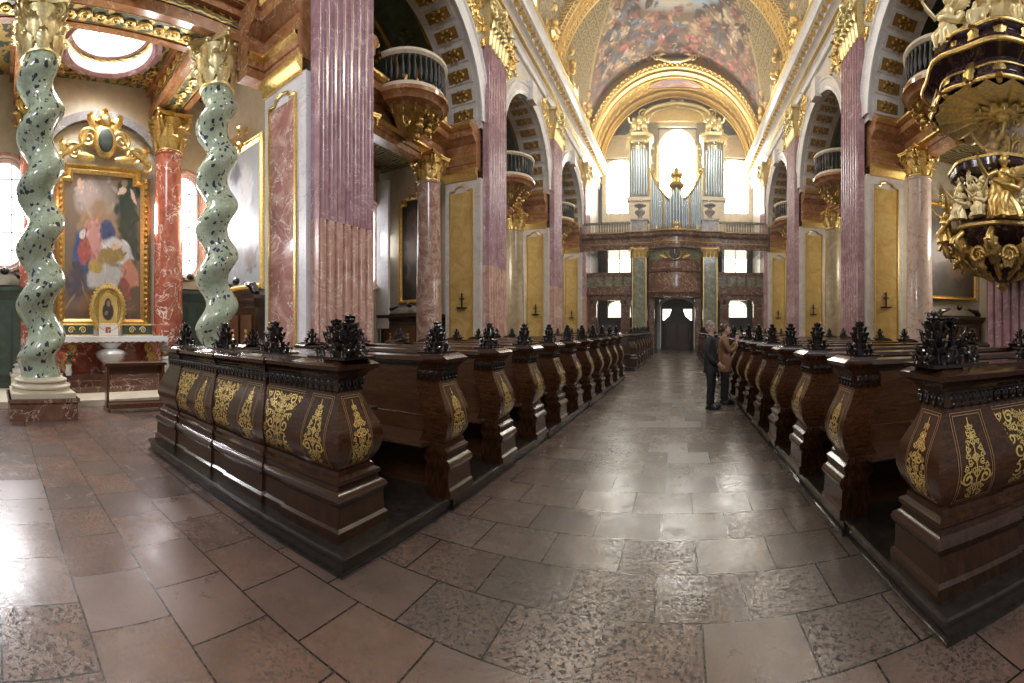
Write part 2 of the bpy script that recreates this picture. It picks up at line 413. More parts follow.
def corinthian(mb, r, h, n=8):
    """capital standing on z=0, bell radius r"""
    mb.lathe([(r*1.0,-.04*h),(r*1.1,-.02*h),(r*1.1,.02*h),(r*.98,.04*h),(r*.95,.3*h),(r*1.02,.6*h),(r*1.25,.86*h)], 16)
    for tier, (z0, hh, ww) in enumerate(((.02*h, .34*h, 2*PI*r/n*1.12), (.16*h, .46*h, 2*PI*r/n*1.10))):
        for k in range(n):
            a = 2*PI*(k+.5*tier)/n; o = Vector((cos(a), sin(a), 0))
            mb.leaf(o*(r*(1.0+.03*tier))+Z_*z0, o+Z_*.0, Z_+o*.18, ww, hh, .42, 3, 6, 11)
    for k in range(4):
        a = PI/4+k*PI/2; o = Vector((cos(a), sin(a), 0)); sd = Vector((-sin(a), cos(a), 0))
        for q in (-1, 1):
            mb.scroll(o*(r*1.34)+sd*(q*r*.13)+Z_*(.74*h), -o, Z_, r*.42, 1.8, .22, .9, 24)
            mb.tube([o2_ for o2_ in (o*(r*.95)+sd*(q*r*.3)+Z_*(.5*h), o*(r*1.0)+sd*(q*r*.3)+Z_*(.72*h), o*(r*1.15)+sd*(q*r*.2)+Z_*(.86*h))], [r*.07, r*.08, r*.09], 6)
        mb.leaf(o*r*1.02+Z_*(.42*h), o, Z_+o*.45, r*.5, h*.42, .5, 2, 4, 6)
        a2 = k*PI/2; o2 = Vector((cos(a2), sin(a2), 0))
        mb.blob(o2*(r*1.22)+Z_*(.93*h), r*.2, r*.2, r*.18, 8, 5)
    q = r*1.42; e = r*1.12
    poly = []
    for k in range(4):
        for t in (-.92, -.45, 0, .45, .92):
            m = e + (q-e)*t*t; x, y = m, t*q
            a = k*PI/2; poly.append((x*cos(a)-y*sin(a), x*sin(a)+y*cos(a)))
    mb.prism(poly, .88*h, .95*h)
    mb.prism([(x*1.05, y*1.05) for x, y in poly], .95*h, h)
BASE_PROF = [(1.36,0),(1.36,.10),(1.32,.12),(1.40,.18),(1.40,.24),(1.30,.30),(1.16,.33),(1.14,.40),(1.24,.44),(1.24,.49),(1.10,.53),(1.02,.60)]
def column(x, y, z0, r, h, mshaft, label, mcap='gold', hcap=.8, plinth=.0, mplinth='brownm', spiral=False, group=None, rz=0, mbase='cream'):
    t = thing('spiral_column' if spiral else 'column', label, 'column', (x, y, z0), rz, group)
    z = 0
    if plinth:
        b = MB(); b.cbox((0,0,plinth/2), r*3.0, r*3.0, plinth); b.cbox((0,0,plinth-.03), r*3.15, r*3.15, .06); b.build('plinth', M[mplinth], t); z = plinth
    b = MB(); b.prism([(-r*1.42,-r*1.42),(r*1.42,-r*1.42),(r*1.42,r*1.42),(-r*1.42,r*1.42)], z, z+.09)
    b.lathe([(q*r, z+.08+w*r*1.1) for q, w in BASE_PROF], 28); b.build('base', M[mbase], t)
    zs = z+.08+.60*r*1.1; zt = h-hcap
    s = MB()
    if spiral:
        k = 2*PI*5.6/(zt-zs); R = []; A = .115
        for i in range(151):
            zz = zs+(zt-zs)*i/150; f = min(1, i/10, (150-i)/10)
            cx, cy = A*f*cos(k*(zz-zs)+PI), A*f*sin(k*(zz-zs)+PI)
            rr = r*(.90 - .03*i/150)*(1 if i not in (0,150) else 1.04)
            R.append([(cx+rr*cos(2*PI*j/36), cy+rr*sin(2*PI*j/36), zz) for j in range(36)])
        s.rings(R)
    else:
        s.lathe([(r*(1-.13*max(0,(i/14-.3))/.7), zs+(zt-zs)*i/14) for i in range(15)], 32)
        s.lathe([(r*.87,zt-.10),(r*.94,zt-.08),(r*.94,zt-.04),(r*.88,zt-.02)], 28)
    s.build('shaft', M[mshaft], t, 60)
    c = MB(); c.push(T(0,0,zt)); corinthian(c, r*.88, hcap); c.build('capital', M[mcap], t, 60)
    return t
def fluted(w, d, nf):
    """plan of a fluted pilaster facing -y, origin at the middle of its back"""
    p = [(w/2, 0), (w/2, -d)]; g = w/nf; L = []
    for k in range(nf):
        x0 = w/2 - g*k - g*.12; x1 = w/2 - g*(k+1) + g*.12; c = (x0+x1)/2; rr = (x0-x1)/2
        for i in range(9):
            a = PI*i/8; L.append((c+rr*cos(a), -d+rr*1.0*sin(a)))
    p += L + [(-w/2, -d), (-w/2, 0)]
    return p[::-1]
def cabled(w, d, nf):
    p = [(w/2, 0), (w/2, -d)]; g = w/nf
    for k in range(nf):
        x0 = w/2 - g*k - g*.12; x1 = w/2 - g*(k+1) + g*.12; c = (x0+x1)/2; rr = (x0-x1)/2
        for i in range(9):
            a = PI*i/8; p.append((c+rr*cos(a), -d+.012-rr*.35*sin(a)+rr*.35*(i in (0,8))))
    p += [(-w/2, -d), (-w/2, 0)]
    return p[::-1]

XL, XR = -6.1, 5.7                       # faces of the nave walls
PYS = {-1: [6.2, 13.4, 20.8, 28.0], 1: [5.6, 13.2, 20.7, 28.0]}   # pilaster axes
HW = .78                                 # half width of a pilaster
ZE0, ZE1 = 6.45, 8.15                    # lower entablature
ZC = 13.7                                # springing of the vault
YEND = 33.0
SIDE = {-1: 'side-altar side', 1: 'pulpit side'}

# floor, chapel floors
b = MB(); b.box(-13.5, 12.5, -6, 36, -.2, 0)
struct('floor', b, M['floor'], 'worn square marble slabs laid in staggered rows, pitted and glossy')
for sx in (-1, 1):
    XW = XL if sx < 0 else XR; PY = PYS[sx]
    f = lambda x: XW + sx*x               # outward from the nave
    # ------------ arcade wall above the lower entablature, with arches
    w = MB(); arc = MB(); cof = MB(); rel = MB()
    th = 1.25; NA = 28
    for bi, (ya, yb) in enumerate(zip(PY, PY[1:])):
        yc = (ya+yb)/2; rad = 2.78; zs = 8.25; ztop = 12.35
        pts = [(yc-rad*cos(PI*i/NA), zs+rad*1.03*sin(PI*i/NA)) for i in range(NA+1)]
        for xx, flip in ((f(0), sx > 0), (f(th), sx < 0)):
            vs = []; fs = []
            for (yy, zz) in pts: vs += [(xx, yy, zz), (xx, yy, ztop)]
            for i in range(NA): fs.append((2*i, 2*i+2, 2*i+3, 2*i+1))
            w.add(vs, fs)
            w.add([(xx,ya,ZE1-.1),(xx,pts[0][0],ZE1-.1),(xx,pts[0][0],ztop),(xx,ya,ztop)], [(0,1,2,3)])
            w.add([(xx,pts[-1][0],ZE1-.1),(xx,yb,ZE1-.1),(xx,yb,ztop),(xx,pts[-1][0],ztop)], [(0,1,2,3)])
        w.rings([[(f(0),yy,zz) for yy,zz in pts], [(f(th),yy,zz) for yy,zz in pts]], closed=False)
        for ye in (pts[0][0], pts[-1][0]):
            w.add([(f(0),ye,ZE1-.1),(f(th),ye,ZE1-.1),(f(th),ye,zs),(f(0),ye,zs)], [(0,1,2,3)])
        # white archivolt
        a = MB(); R = []
        for i in range(NA+1):
            cy, sz = -cos(PI*i/NA), sin(PI*i/NA)
            pr = [(rad-.03,0),(rad-.03,-.05),(rad+.10,-.09),(rad+.14,-.06),(rad+.32,-.10),(rad+.36,-.15),(rad+.42,-.15),(rad+.42,0)]
            R.append([(f(o), yc+rr*cy, zs+rr*1.03*sz) for rr, o in pr])
        a.rings(R, closed=False)
        a.cbox((f(-.12), yc, zs+rad*1.03+.28), .3, .55, .8)
        o = a.build('arch_moulding', M['white']); nm = ('first','second','third')[bi]
        tag(o, f'white moulded arch over the {nm} chapel bay from the crossing, {SIDE[sx]}', 'arch moulding', 'white arch mouldings of the nave')
        # coffers under the arch
        c = MB(); g = MB()
        for i in range(15):
            a0 = PI*(i+.1)/15; a1 = PI*(i+.9)/15
            for (u0, u1, dd, mb) in ((.16, th-.16, .03, c), (.26, th-.26, .055, g)):
                e = (a1-a0)*.16 if mb is g else 0
                P = [(yc-(rad-q)*cos(aa), zs+(rad-q)*1.03*sin(aa)) for q in (0, dd) for aa in (a0+e, a1-e)]
                mb.add([(f(u0),P[0][0],P[0][1]),(f(u0),P[1][0],P[1][1]),(f(u1),P[1][0],P[1][1]),(f(u1),P[0][0],P[0][1]),
                        (f(u0),P[2][0],P[2][1]),(f(u0),P[3][0],P[3][1]),(f(u1),P[3][0],P[3][1]),(f(u1),P[2][0],P[2][1])],
                       [(0,1,2,3),(4,7,6,5),(0,4,5,1),(1,5,6,2),(2,6,7,3),(3,7,4,0)])
            am = (a0+a1)/2
            for q in range(6):
                aq = q*PI/3; g.blob((f(th/2+.16*cos(aq)), yc-(rad-.08)*cos(am)+.13*sin(aq)*sin(am), zs+(rad-.08)*1.03*sin(am)+.13*sin(aq)*cos(am)), .07, n=6, m=4)
        t = thing('coffered_arch', f'row of gilded rosette coffers under the {nm} arch, {SIDE[sx]}', 'coffering', (0,0,0), 0, 'coffered arch soffits')
        c.build('coffer_frame', M['cream'], t); g.build('rosette', M['gold_dark'], t)
        # spandrel reliefs
        for q in (-1, 1):
            s = MB()
            s.push(T(f(-.02), yc+q*2.45, 11.35) @ RZ(-sx*PI/2) @ RY(.6*q*sx))
            ornament(s, .9, 1.5, 31+bi, 5); s.pop()
            s.push(T(f(-.03), yc+q*2.1, 11.75) @ RZ(-sx*PI/2)); ornament(s, 1.3, .8, 5, 3)
            for k in range(8):
                s.blob(((k-4)*.14, -.04, -.2-.1*abs(k-4)), .07, n=6, m=4)
            o = s.build('spandrel_relief', M['gold']); tag(o, f'gilt scroll relief beside the crown of the {nm} arch, {("crossing-side","organ-side")[q>0]} spandrel, {SIDE[sx]}', 'relief', 'gilded spandrel reliefs')
    # back part of wall at the organ bay and the strip beside the crossing
    for (ya, yb) in ((28.0, YEND),):
        w.box(min(f(0),f(.4)), max(f(0),f(.4)), ya, yb, 0, ztop)
    w.box(min(f(0),f(.4)), max(f(0),f(.4)), 5.35, YEND, 12.3, ZC)
    struct('wall_left' if sx < 0 else 'wall_right', w, M['cream'], 'pale nave arcade wall pierced by round arches over the chapels')
    # ------------ piers
    for pi, yc in enumerate(PY):
        nm = ('first','second','third','fourth')[pi]
        first = pi == 0
        t = thing('fluted_pilaster', f'{"mauve" if sx<0 else "rose"} fluted marble pilaster on the {nm} pier from the crossing, {SIDE[sx]}', 'pilaster', (f(0), yc, 0), 0, 'fluted nave pilasters')
        p = MB(); q = MB(); rz = RZ(-sx*PI/2) ; w2 = (HW*.93 if not first else HW*1.0); 
        p.push(rz); q.push(rz)
        q.prism(cabled(w2*2, .22, 7), 1.0, 3.65)
        p.prism(fluted(w2*2, .22, 7), 3.65, 10.75)
        q.build('cabled_shaft', M['rose'] if sx < 0 else M['purple'], t, 50); p.build('fluted_shaft', M['purple'], t, 50)
        p = MB(); p.push(rz); 
        p.box(-w2-.06, w2+.06, -.30, 0, 0, .75); p.box(-w2-.10, w2+.10, -.34, 0, .75, .86); p.box(-w2-.04, w2+.04, -.27, 0, .86, 1.0)
        p.build('base', M['brownm'], t)
        c = MB(); c.push(rz @ T(0,-.02,10.75))
        c.box(-w2*.92, w2*.92, -.2, .05, 0, 1.4)
        for tier in range(2):
            for k in range(6-tier):
                x = -w2*.86 + 2*w2*.86*(k+.5*tier)/5
                c.leaf((x, -.2, .02+.26*tier), (0,-1,0), (0,-.10,1), w2*.40, .5+.12*tier, .45, 3, 6, 11)
        for s_ in (-1, 1):
            c.scroll((s_*w2*.88, -.34, 1.08), X_*-s_, Z_, .27, 1.8, .22, .8, 24); c.scroll((s_*w2*.30, -.32, 1.10), X_*s_, Z_, .19, 1.6, .24, .8, 20)
            c.tube([(s_*w2*.25,-.26,.55),(s_*w2*.45,-.3,.85),(s_*w2*.7,-.36,1.22)], .05, 6)
        for k in range(18): c.blob((-w2*.95+2*w2*.95*k/17, -.36, 1.33), .045, n=6, m=4)
        c.blob((0,-.42,1.36), .14); 
        for k in range(9): c.blob((w2*.3*cos(2.5*k), -.34, .75+.09*sin(k*3.1)), .07, n=6, m=4)
        c.box(-w2*1.10, w2*1.10, -.40, .05, 1.38, 1.5)
        c.build('capital', M['gold_pale'], t, 60)
        # pier behind: marble core with framed panels
        t = thing('pier', f'marble pier with {"pink and white" if first and sx<0 else "ochre"} framed panel behind the {nm} fluted pilaster, {SIDE[sx]}', 'pier', (f(0), yc, 0), 0, 'nave piers')
        hw = HW+.12; dep = 1.3
        c = MB(); x0, x1 = (0, -dep) if sx < 0 else (0, dep)
        c.box(min(x0,x1), max(x0,x1), -hw, hw, .0, ZE0-.02); c.build('core', M['white'] if sx < 0 and first else M['cream'], t)
        # framed panel on the faces that look along the nave
        for face in (-1, 1):
            c = MB(); g = MB()
            cx = sx*(dep/2+.04); pw = dep*.30
            yb_ = face*(hw)
            c.box(cx-pw, cx+pw, min(yb_, yb_+face*.02), max(yb_, yb_+face*.02), 1.15, ZE0-.42)
            for (xa, xb, za, zb) in ((cx-pw-.05, cx-pw, 1.1, ZE0-.35), (cx+pw, cx+pw+.05, 1.1, ZE0-.35), (cx-pw-.05, cx+pw+.05, 1.08, 1.14)):
                g.box(xa, xb, min(yb_, yb_+face*.05), max(yb_, yb_+face*.05), za, zb)
            g.tube([(cx-pw-.025, yb_+face*.03, ZE0-.35), (cx-pw*.6, yb_+face*.03, ZE0-.35), (cx-pw*.5, yb_+face*.03, ZE0-.25), (cx, yb_+face*.03, ZE0-.20), (cx+pw*.5, yb_+face*.03, ZE0-.25), (cx+pw*.6, yb_+face*.03, ZE0-.35), (cx+pw+.025, yb_+face*.03, ZE0-.35)], .03, 6)
            c.build('panel', M['pink'] if first and sx < 0 else M['yellow'], t); g.build('panel_frame', M['gold'], t)
        if pi in (1, 2, 3):                # small dark consecration cross
            c = MB(); c.push(T(sx*(dep/2), -hw-.06, 2.25))
            c.lathe([(.005,0),(.17,.01),(.19,.04),(.03,.05),(.025,.09)], 12); c.box(-.02,.02,-.02,.02,.05,.50); c.box(-.09,.09,-.015,.015,.30,.34); c.box(-.015,.015,0,.07,.0,.05)
            o = c.build('wall_candle_bracket', M['iron']); o.location = (f(0), yc, 0)
            tag(o, f'small black cross bracket on the ochre panel of the {nm} pier, {SIDE[sx]}', 'cross', 'cross brackets on the piers')
        # gilded moulding and marble block of the entablature around the pier
        for xs in ([(sx*(dep+.02), -hw), (sx*.10, -hw)], [(sx*.10, hw), (sx*(dep+.02), hw)]):
            if sx > 0: xs = xs[::-1]
            c = MB(); c.sweep(xs, [(0,ZE0-.05),(.05,ZE0-.05),(.06,ZE0+.02),(.14,ZE0+.10),(.16,ZE0+.20),(.09,ZE0+.22),(.10,ZE0+.30),(0,ZE0+.30)]); c.build('gilt_moulding', M['gold'], t)
    # ------------ lower entablature along chapels and round the piers
    segs = [[(f(dep), PY[0]-hw-.02), (f(dep), PY[0]-hw), (f(.12), PY[0]-hw)]] if sx > 0 else [[(f(dep), PY[0]-hw-.5), (f(dep), PY[0]-hw), (f(.12), PY[0]-hw)]]
    for pi in range(3): segs.append([(f(.12), PY[pi]+hw), (f(dep), PY[pi]+hw), (f(dep), PY[pi+1]-hw), (f(.12), PY[pi+1]-hw)])
    pr = [(-.3,ZE0+.28),(.04,ZE0+.28),(.05,ZE0+.45),(.09,ZE0+.47),(.10,ZE0+.62),(.16,ZE0+.66),(.16,ZE0+.72),(.06,ZE0+.74),(.06,ZE0+1.08),(.14,ZE0+1.12),(.20,ZE0+1.2),(.34,ZE0+1.25),(.36,ZE0+1.42),(.46,ZE0+1.50),(.48,ZE0+1.62),(.40,ZE0+1.70),(-.3,ZE0+1.70)]
    c = MB(); g = MB()
    for sg in segs:
        if sx > 0: sg = sg[::-1]
        c.sweep(sg, pr); g.sweep(sg, [(.10,ZE0+.60),(.19,ZE0+.66),(.19,ZE0+.71),(.10,ZE0+.73)]); g.sweep(sg, [(.42,ZE0+1.46),(.50,ZE0+1.52),(.50,ZE0+1.58),(.42,ZE0+1.6)])
    struct('trim_1' if sx < 0 else 'trim_2', c, M['orange'], 'orange-brown marble entablature running over columns and piers')
    struct('trim_3' if sx < 0 else 'trim_4', g, M['gold'], 'thin gilded edge mouldings of the lower entablature')
    # ------------ nave cornice above the arches
    path = [(f(0), 3.5), (f(0), YEND)]
    if sx > 0: path = path[::-1]
    c = MB(); c.sweep(path, [(0,12.25),(.12,12.25),(.14,12.45),(.20,12.5),(.20,12.62),(.28,12.7),(.10,12.72),(.10,13.12),(.22,13.2),(.34,13.22),(.36,13.32),(.62,13.4),(.66,13.56),(.78,13.66),(.8,13.8),(.7,13.85),(0,13.9)])
    struct('trim_5' if sx < 0 else 'trim_6', c, M['white'], 'white marble cornice of the nave below the vault')
    g = MB(); g.sweep(path, [(.2,12.60),(.30,12.66),(.30,12.71),(.2,12.72)]); g.sweep(path, [(.74,13.64),(.84,13.72),(.84,13.79),(.7,13.82)])
    k = 0; y = 4.0
    while y < YEND-.4:                     # modillions and frieze scrolls
        xx = f(-.30)
        g.box(min(xx, f(-.55)), max(xx, f(-.55)), y-.09, y+.09, 13.24, 13.38)
        if k % 2 == 0:
            for q in (-1, 1): g.scroll((f(-.12), y+q*.22, 12.92), Y_*q, Z_, .14, 1.3, .25, 0, 12, nn=5)
        y += .46; k += 1
    struct('trim_7' if sx < 0 else 'trim_8', g, M['gold'], 'gilded modillions and scroll frieze of the nave cornice')
    # ------------ frieze relief between capitals (gold panels on upper wall)
    # ------------ outer chapel walls, partitions, chapel ceiling
    w = MB()
    xo = f(5.2); 
    def wallpanel(mb, x, y0, y1, z0, z1, holes, t=.35):
        """wall in the plane x, y0..y1, with rectangular-arched holes [(yc, w, z0, z1)]"""
        xa, xb = min(x, x+sx*t), max(x, x+sx*t); cur = y0
        for (c_, w_, a_, b_) in sorted(holes):
            mb.box(xa, xb, cur, c_-w_/2, z0, z1)
            mb.box(xa, xb, c_-w_/2, c_+w_/2, z0, a_); mb.box(xa, xb, c_-w_/2, c_+w_/2, b_, z1); cur = c_+w_/2
        mb.box(xa, xb, cur, y1, z0, z1)
    if sx < 0:
        holes = [(.28, 1.0, 3.2, 6.0), (5.35, .82, 3.1, 6.0)]
        wallpanel(w, xo, -3, 6.9, 0, 8.3, holes)
        struct('wall_side', w, M['stone'], 'pale stone outer wall of the side altar chapel'); w = MB()
    # the chapels between the piers
    for bi in range(3):
        ya = PY[bi]+hw; yb = PY[bi+1]-hw
        if sx < 0 and bi == 0: wallpanel(w, f(4.2), ya-.1, yb+.1, 0, 12.8, [(12.05, .95, 3.1, 6.2)])
        elif sx > 0 and bi == 0: wallpanel(w, f(4.6), ya-.1, yb+.1, 0, 12.8, [(9.6, 1.2, 3.1, 6.4)])
        else: wallpanel(w, f(4.2), ya-.1, yb+.1, 0, 12.8, [((ya+yb)/2, 1.2, 3.2, 6.2)])
    struct('wall_chapels_left' if sx < 0 else 'wall_chapels_right', w, M['stone'], 'stone back walls of the side chapels'); w = MB()
    for pi, yc in enumerate(PY):
        y0_, y1_ = (yc-.42, yc+.42) if pi else (yc-.15, yc+.35)
        w.box(min(f(1.25), f(5.4)), max(f(1.25), f(5.4)), y0_, y1_, 0, 12.8)
    struct('wall_partition_left' if sx < 0 else 'wall_partition_right', w, M['stone'], 'cross walls that part the side chapels'); w = MB()
    # gallery floor (ceiling of lower chapel) and upper vault
    w.box(min(f(1.2), f(5.4)), max(f(1.2), f(5.4)), PY[0]+.3, PY[3], 7.55, 8.1)
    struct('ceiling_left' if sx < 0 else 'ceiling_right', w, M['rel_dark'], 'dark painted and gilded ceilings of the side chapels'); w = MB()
    for bi in range(3):
        ya = PY[bi]+.42; yb = PY[bi+1]-.42; yc = (ya+yb)/2; rr = (yb-ya)/2
        w.rings([[(x, yc-rr*cos(PI*i/16), 8.1+rr*1.15*sin(PI*i/16)) for i in range(17)] for x in (f(1.2), f(5.2))], closed=False)
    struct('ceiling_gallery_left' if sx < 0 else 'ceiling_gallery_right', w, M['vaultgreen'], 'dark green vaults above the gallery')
    # gilded ribs on these vaults and round window frame
    for bi in range(3):
        ya = PY[bi]+.42; yb = PY[bi+1]-.42; yc = (ya+yb)/2; rr = (yb-ya)/2-.06
        g = MB()
        for x in (f(1.5), f(2.9), f(4.2)):
            g.tube([(x, yc-rr*cos(PI*i/16), 8.1+rr*1.15*sin(PI*i/16)) for i in range(17)], .09, 6)
        for xx in (f(2.2), f(3.6)):
            for i in (3,5,8,11,13):
                a = PI*i/16
                for q in range(7):
                    aq = 2*PI*q/7; g.blob((xx+.22*cos(aq), yc-rr*cos(a)+.22*sin(aq)*sin(a), 8.1+rr*1.15*sin(a)+.22*sin(aq)*cos(a)), .07, n=6, m=4)
        # back wall disc with rays
        xb = f(4.15) if not (sx > 0 and bi == 0) else f(4.55)
        R_ = [(xb-sx*.05, yc+1.3*cos(2*PI*i/24), 9.6+1.3*sin(2*PI*i/24)) for i in range(24)]
        g.tube(R_, .10, 6, True)
        g.tube([(p[0], yc+(p[1]-yc)*.6, 9.6+(p[2]-9.6)*.6) for p in R_], .05, 6, True)
        o = g.build('gallery_vault_ornament', M['gold_dark']); tag(o, f'gilt ribs and roundel in the {("first","second","third")[bi]} gallery vault, {SIDE[sx]}', 'ornament', 'gallery vault ornaments')
# ---------------------------------------------------------------- chapel columns
for sx in (-1, 1):
    XW = XL if sx < 0 else XR; f = lambda x: XW + sx*x; PY = PYS[sx]
    for bi in range(3):
        for q, yy in ((0, PY[bi]+1.75), (1, PY[bi+1]-2.0)):
            nm = ('first','second','third')[bi]
            column(f(1.25), yy, 0, .40 if bi == 0 else .38, ZE0+.5 if True else 0, 'mottled' if bi < 1 and sx < 0 else ('pale_rose' if bi == 0 else 'honey'),
                   f'smooth marble column with gilded capital at the {("crossing","organ")[q]} end of the {nm} chapel bay, {SIDE[sx]}', group='chapel columns', plinth=.35)
# ---------------------------------------------------------------- rounded balconies
def balcony(x, y, sx, r, label):
    t = thing('balcony', label, 'balcony', (x, y, 0), -sx*PI/2, 'rounded gallery balconies')
    A = dict(a0=PI, a1=2*PI)
    b = MB(); b.lathe([(0,7.42),(r*.70,7.42),(r*.78,7.5),(r*.92,7.52),(r*.98,7.62),(r*1.06,7.66),(r*1.06,7.76),(r*.98,7.8),(0,7.8)], 26, **A)
    b.build('slab', M['orange'], t)
    b = MB(); b.lathe([(r*.90,7.8),(r*.98,7.8),(r*.98,7.90),(r*.90,7.90),(r*.90,7.8)], 26, **A); b.lathe([(r*.88,8.60),(r*.98,8.58),(r*1.03,8.64),(r*1.03,8.71),(r*.88,8.72),(r*.88,8.60)], 26, **A)
    b.build('rail', M['stone'], t)
    b = MB(); n = 21
    for i in range(n):
        a = PI + PI*(i+.5)/n
        b.lathe([(.025,7.9),(.05,7.94),(.025,8.0),(.062,8.12),(.05,8.27),(.024,8.44),(.04,8.52),(.04,8.6)], 8, c=(r*.94*cos(a), r*.94*sin(a), 0))
    b.build('balusters', M['iron'], t)
    b = MB(); b.lathe([(r*.72,7.44),(r*.62,7.3),(r*.40,7.1),(r*.16,6.9),(.03,6.8)], 18, **A)
    for k in range(9):
        a = PI+PI*(k+.5)/9; o_ = Vector((cos(a), sin(a), 0))
        b.leaf(o_*r*.22+Z_*6.88, o_, o_*.75+Z_*.75, .26*r, .62, .45, 3, 6, 11)
        b.scroll(o_*r*.74+Z_*7.30, o_, Z_, .13*r, 1.5, .3, .5, 16)
    for q in (-1, 1): b.scroll((q*r*.5, -.35, 7.1), X_*q, Z_, .2*r, 1.6, .24, .8, 20); b.blob((q*.2, -r*.5, 7.0), .12, n=8, m=6); b.blob((q*.2, -r*.55, 7.15), .08, n=8, m=6)
    b.blob((0,-r*.3,6.85), .11); b.build('corbel', M['gold_dark'], t)
for sx in (-1, 1):
    XW = XL if sx < 0 else XR; f = lambda x: XW + sx*x; PY = PYS[sx]
    for bi in range(3):
        balcony(f(.95), (PY[bi]+PY[bi+1])/2, sx, 1.1, f'half-round balcony with baluster rail on gilded corbel under the {("first","second","third")[bi]} arch, {SIDE[sx]}')
# cherub-like gilt vases on balcony pedestals are carried by the rail of the pulpit side only
# ---------------------------------------------------------------- near side-altar chapel
b = MB(); b.box(-11.3, -8.75, -3, 6.0, 0, .13)
struct('floor_chapel', b, M['stone'], 'raised stone floor of the altar chapel')
column(-8.12, .86, 0, .40, 7.55, 'spiral', 'twisted pale green speckled column with gilded capital, beside the altar painting, nearest the viewer', 'gold_pale', .92, .38, 'brownm', True, rz=.0, mbase='stone')
column(-8.03, 4.5, 0, .39, 7.55, 'spiral', 'twisted pale green speckled column rising behind the carved front of the pews', 'gold_pale', .92, .38, 'brownm', True, rz=2.2, mbase='stone')
column(-10.95, 4.62, .13, .40, 7.2, 'red', 'tall smooth red marble column between altar painting and oval-ended window', 'gold', .95, .4, 'stone')
column(-10.95, 1.0, .13, .40, 7.2, 'red', 'smooth red marble column half hidden behind the nearest twisted column', 'gold', .95, .4, 'stone')
b = MB(); cx, cy, r = -9.75, 2.65, .98; N = 32                      # ceiling with round opening
x0, x1, y0, y1, z0, z1 = -11.7, -7.4, -3.0, 6.0, 8.2, 8.5
ring = [(cx+r*cos(2*PI*i/N), cy+r*sin(2*PI*i/N)) for i in range(N)]
def edge(px, py):
    dx, dy = px-cx, py-cy; s_ = min(((x1-cx)/dx if dx > 1e-9 else (x0-cx)/dx if dx < -1e-9 else 1e9), ((y1-cy)/dy if dy > 1e-9 else (y0-cy)/dy if dy < -1e-9 else 1e9))
    return (cx+dx*s_, cy+dy*s_)
outr = [edge(*p) for p in ring]
corners = [(x0,y0),(x1,y0),(x1,y1),(x0,y1)]
for c_ in corners:                                                   # snap the nearest ray to each corner
    k = min(range(N), key=lambda i: (outr[i][0]-c_[0])**2+(outr[i][1]-c_[1])**2); outr[k] = c_
b.rings([[(x,y,z0) for x,y in outr]+[(*outr[0],z0)], [(x,y,z0) for x,y in ring]+[(*ring[0],z0)]], closed=False)
b.rings([[(x,y,z0) for x,y in ring], [(x,y,z0+.55) for x,y in ring]], cap0=False, cap1=False)
b.lathe([(r,z0+.55),(r*1.15,z0+.6),(r*1.15,z0+1.6),(.5,z0+2.4),(0,z0+2.5)], 24, c=(cx,cy,0), cap=False)
struct('ceiling', b, M['rel_green'], 'green ceiling with gilt garlands and a round lantern opening')
b = MB(); b.lathe([(r*.98,z0+.02),(r*1.0,z0-.10),(r*1.08,z0-.16),(r*1.12,z0-.08),(r*1.24,z0-.10),(r*1.26,z0-.02),(r*1.2,z0)], 40, c=(cx,cy,0), cap=False); b.lathe([(r*.98,z0+.25),(r*.9,z0+.27),(r*.9,z0+.33),(r*.98,z0+.35)], 40, c=(cx,cy,0), cap=False)
o = b.build('oculus_ring', M['purple']); tag(o, 'round mauve marble ring around the lantern opening in the chapel ceiling', 'ceiling ring')
b = MB()
for i in range(20):
    a0 = 2*PI*(i+.12)/20; a1 = 2*PI*(i+.88)/20; q = r*1.13
    b.add([(cx+q*cos(a0),cy+q*sin(a0),z0+.75),(cx+q*cos(a1),cy+q*sin(a1),z0+.75),(cx+q*cos(a1),cy+q*sin(a1),z0+1.5),(cx+q*cos(a0),cy+q*sin(a0),z0+1.5)], [(0,1,2,3)])
struct('window_1', b, M['pane_side'], 'ring of small bright windows in the ceiling lantern')
def beam(ax, ay, bx, by, w, z0, z1, label):
    L = math.hypot(bx-ax, by-ay); a = math.atan2(by-ay, bx-ax)
    t = thing('ceiling_beam', label, 'beam', (ax, ay, 0), a)
    b = MB(); b.box(0, L, -w/2, w/2, z0+.05, z1); b.box(0, L, -w/2-.05, -w/2+.12, z0, z0+.22); b.box(0, L, w/2-.12, w/2+.05, z0, z0+.22); b.box(0, L, -w/2-.14, w/2+.14, z1-.2, z1-.02)
    b.build('body', M['orange'], t)
    b = MB(); b.box(.3, L-.3, -w/2+.16, w/2-.16, z0+.02, z0+.06); b.box(.3, L-.3, w/2+.001, w/2+.02, z0+.28, z1-.24); b.box(.3, L-.3, -w/2-.02, -w/2-.001, z0+.28, z1-.24); b.build('soffit_panel', M['rel_green'], t)
    g = MB(); k = 0; x = .5
    while x < L-.4:
        for q in (-1, 1): g.scroll((x, 0, z0+.0), X_*q, Y_*(1 if k % 2 else -1), .13, 1.4, .25, 0, 12, nn=5)
        for s_ in (-1, 1): g.scroll((x, s_*(w/2+.02), z0+.5), X_*s_, Z_*(1 if k % 2 else -1), .12, 1.4, .25, 0, 12, nn=5)
        x += .3; k += 1
    g.tube([(.3,-w/2+.16,z0+.03),(L-.3,-w/2+.16,z0+.03)], .02, 5); g.tube([(.3,w/2-.16,z0+.03),(L-.3,w/2-.16,z0+.03)], .02, 5)
    g.build('gilt_scrolls', M['gold'], t)
beam(-8.05, -3, -8.05, 5.2, .75, 7.55, 8.2, 'orange marble beam with green and gilt soffit running over both twisted columns')
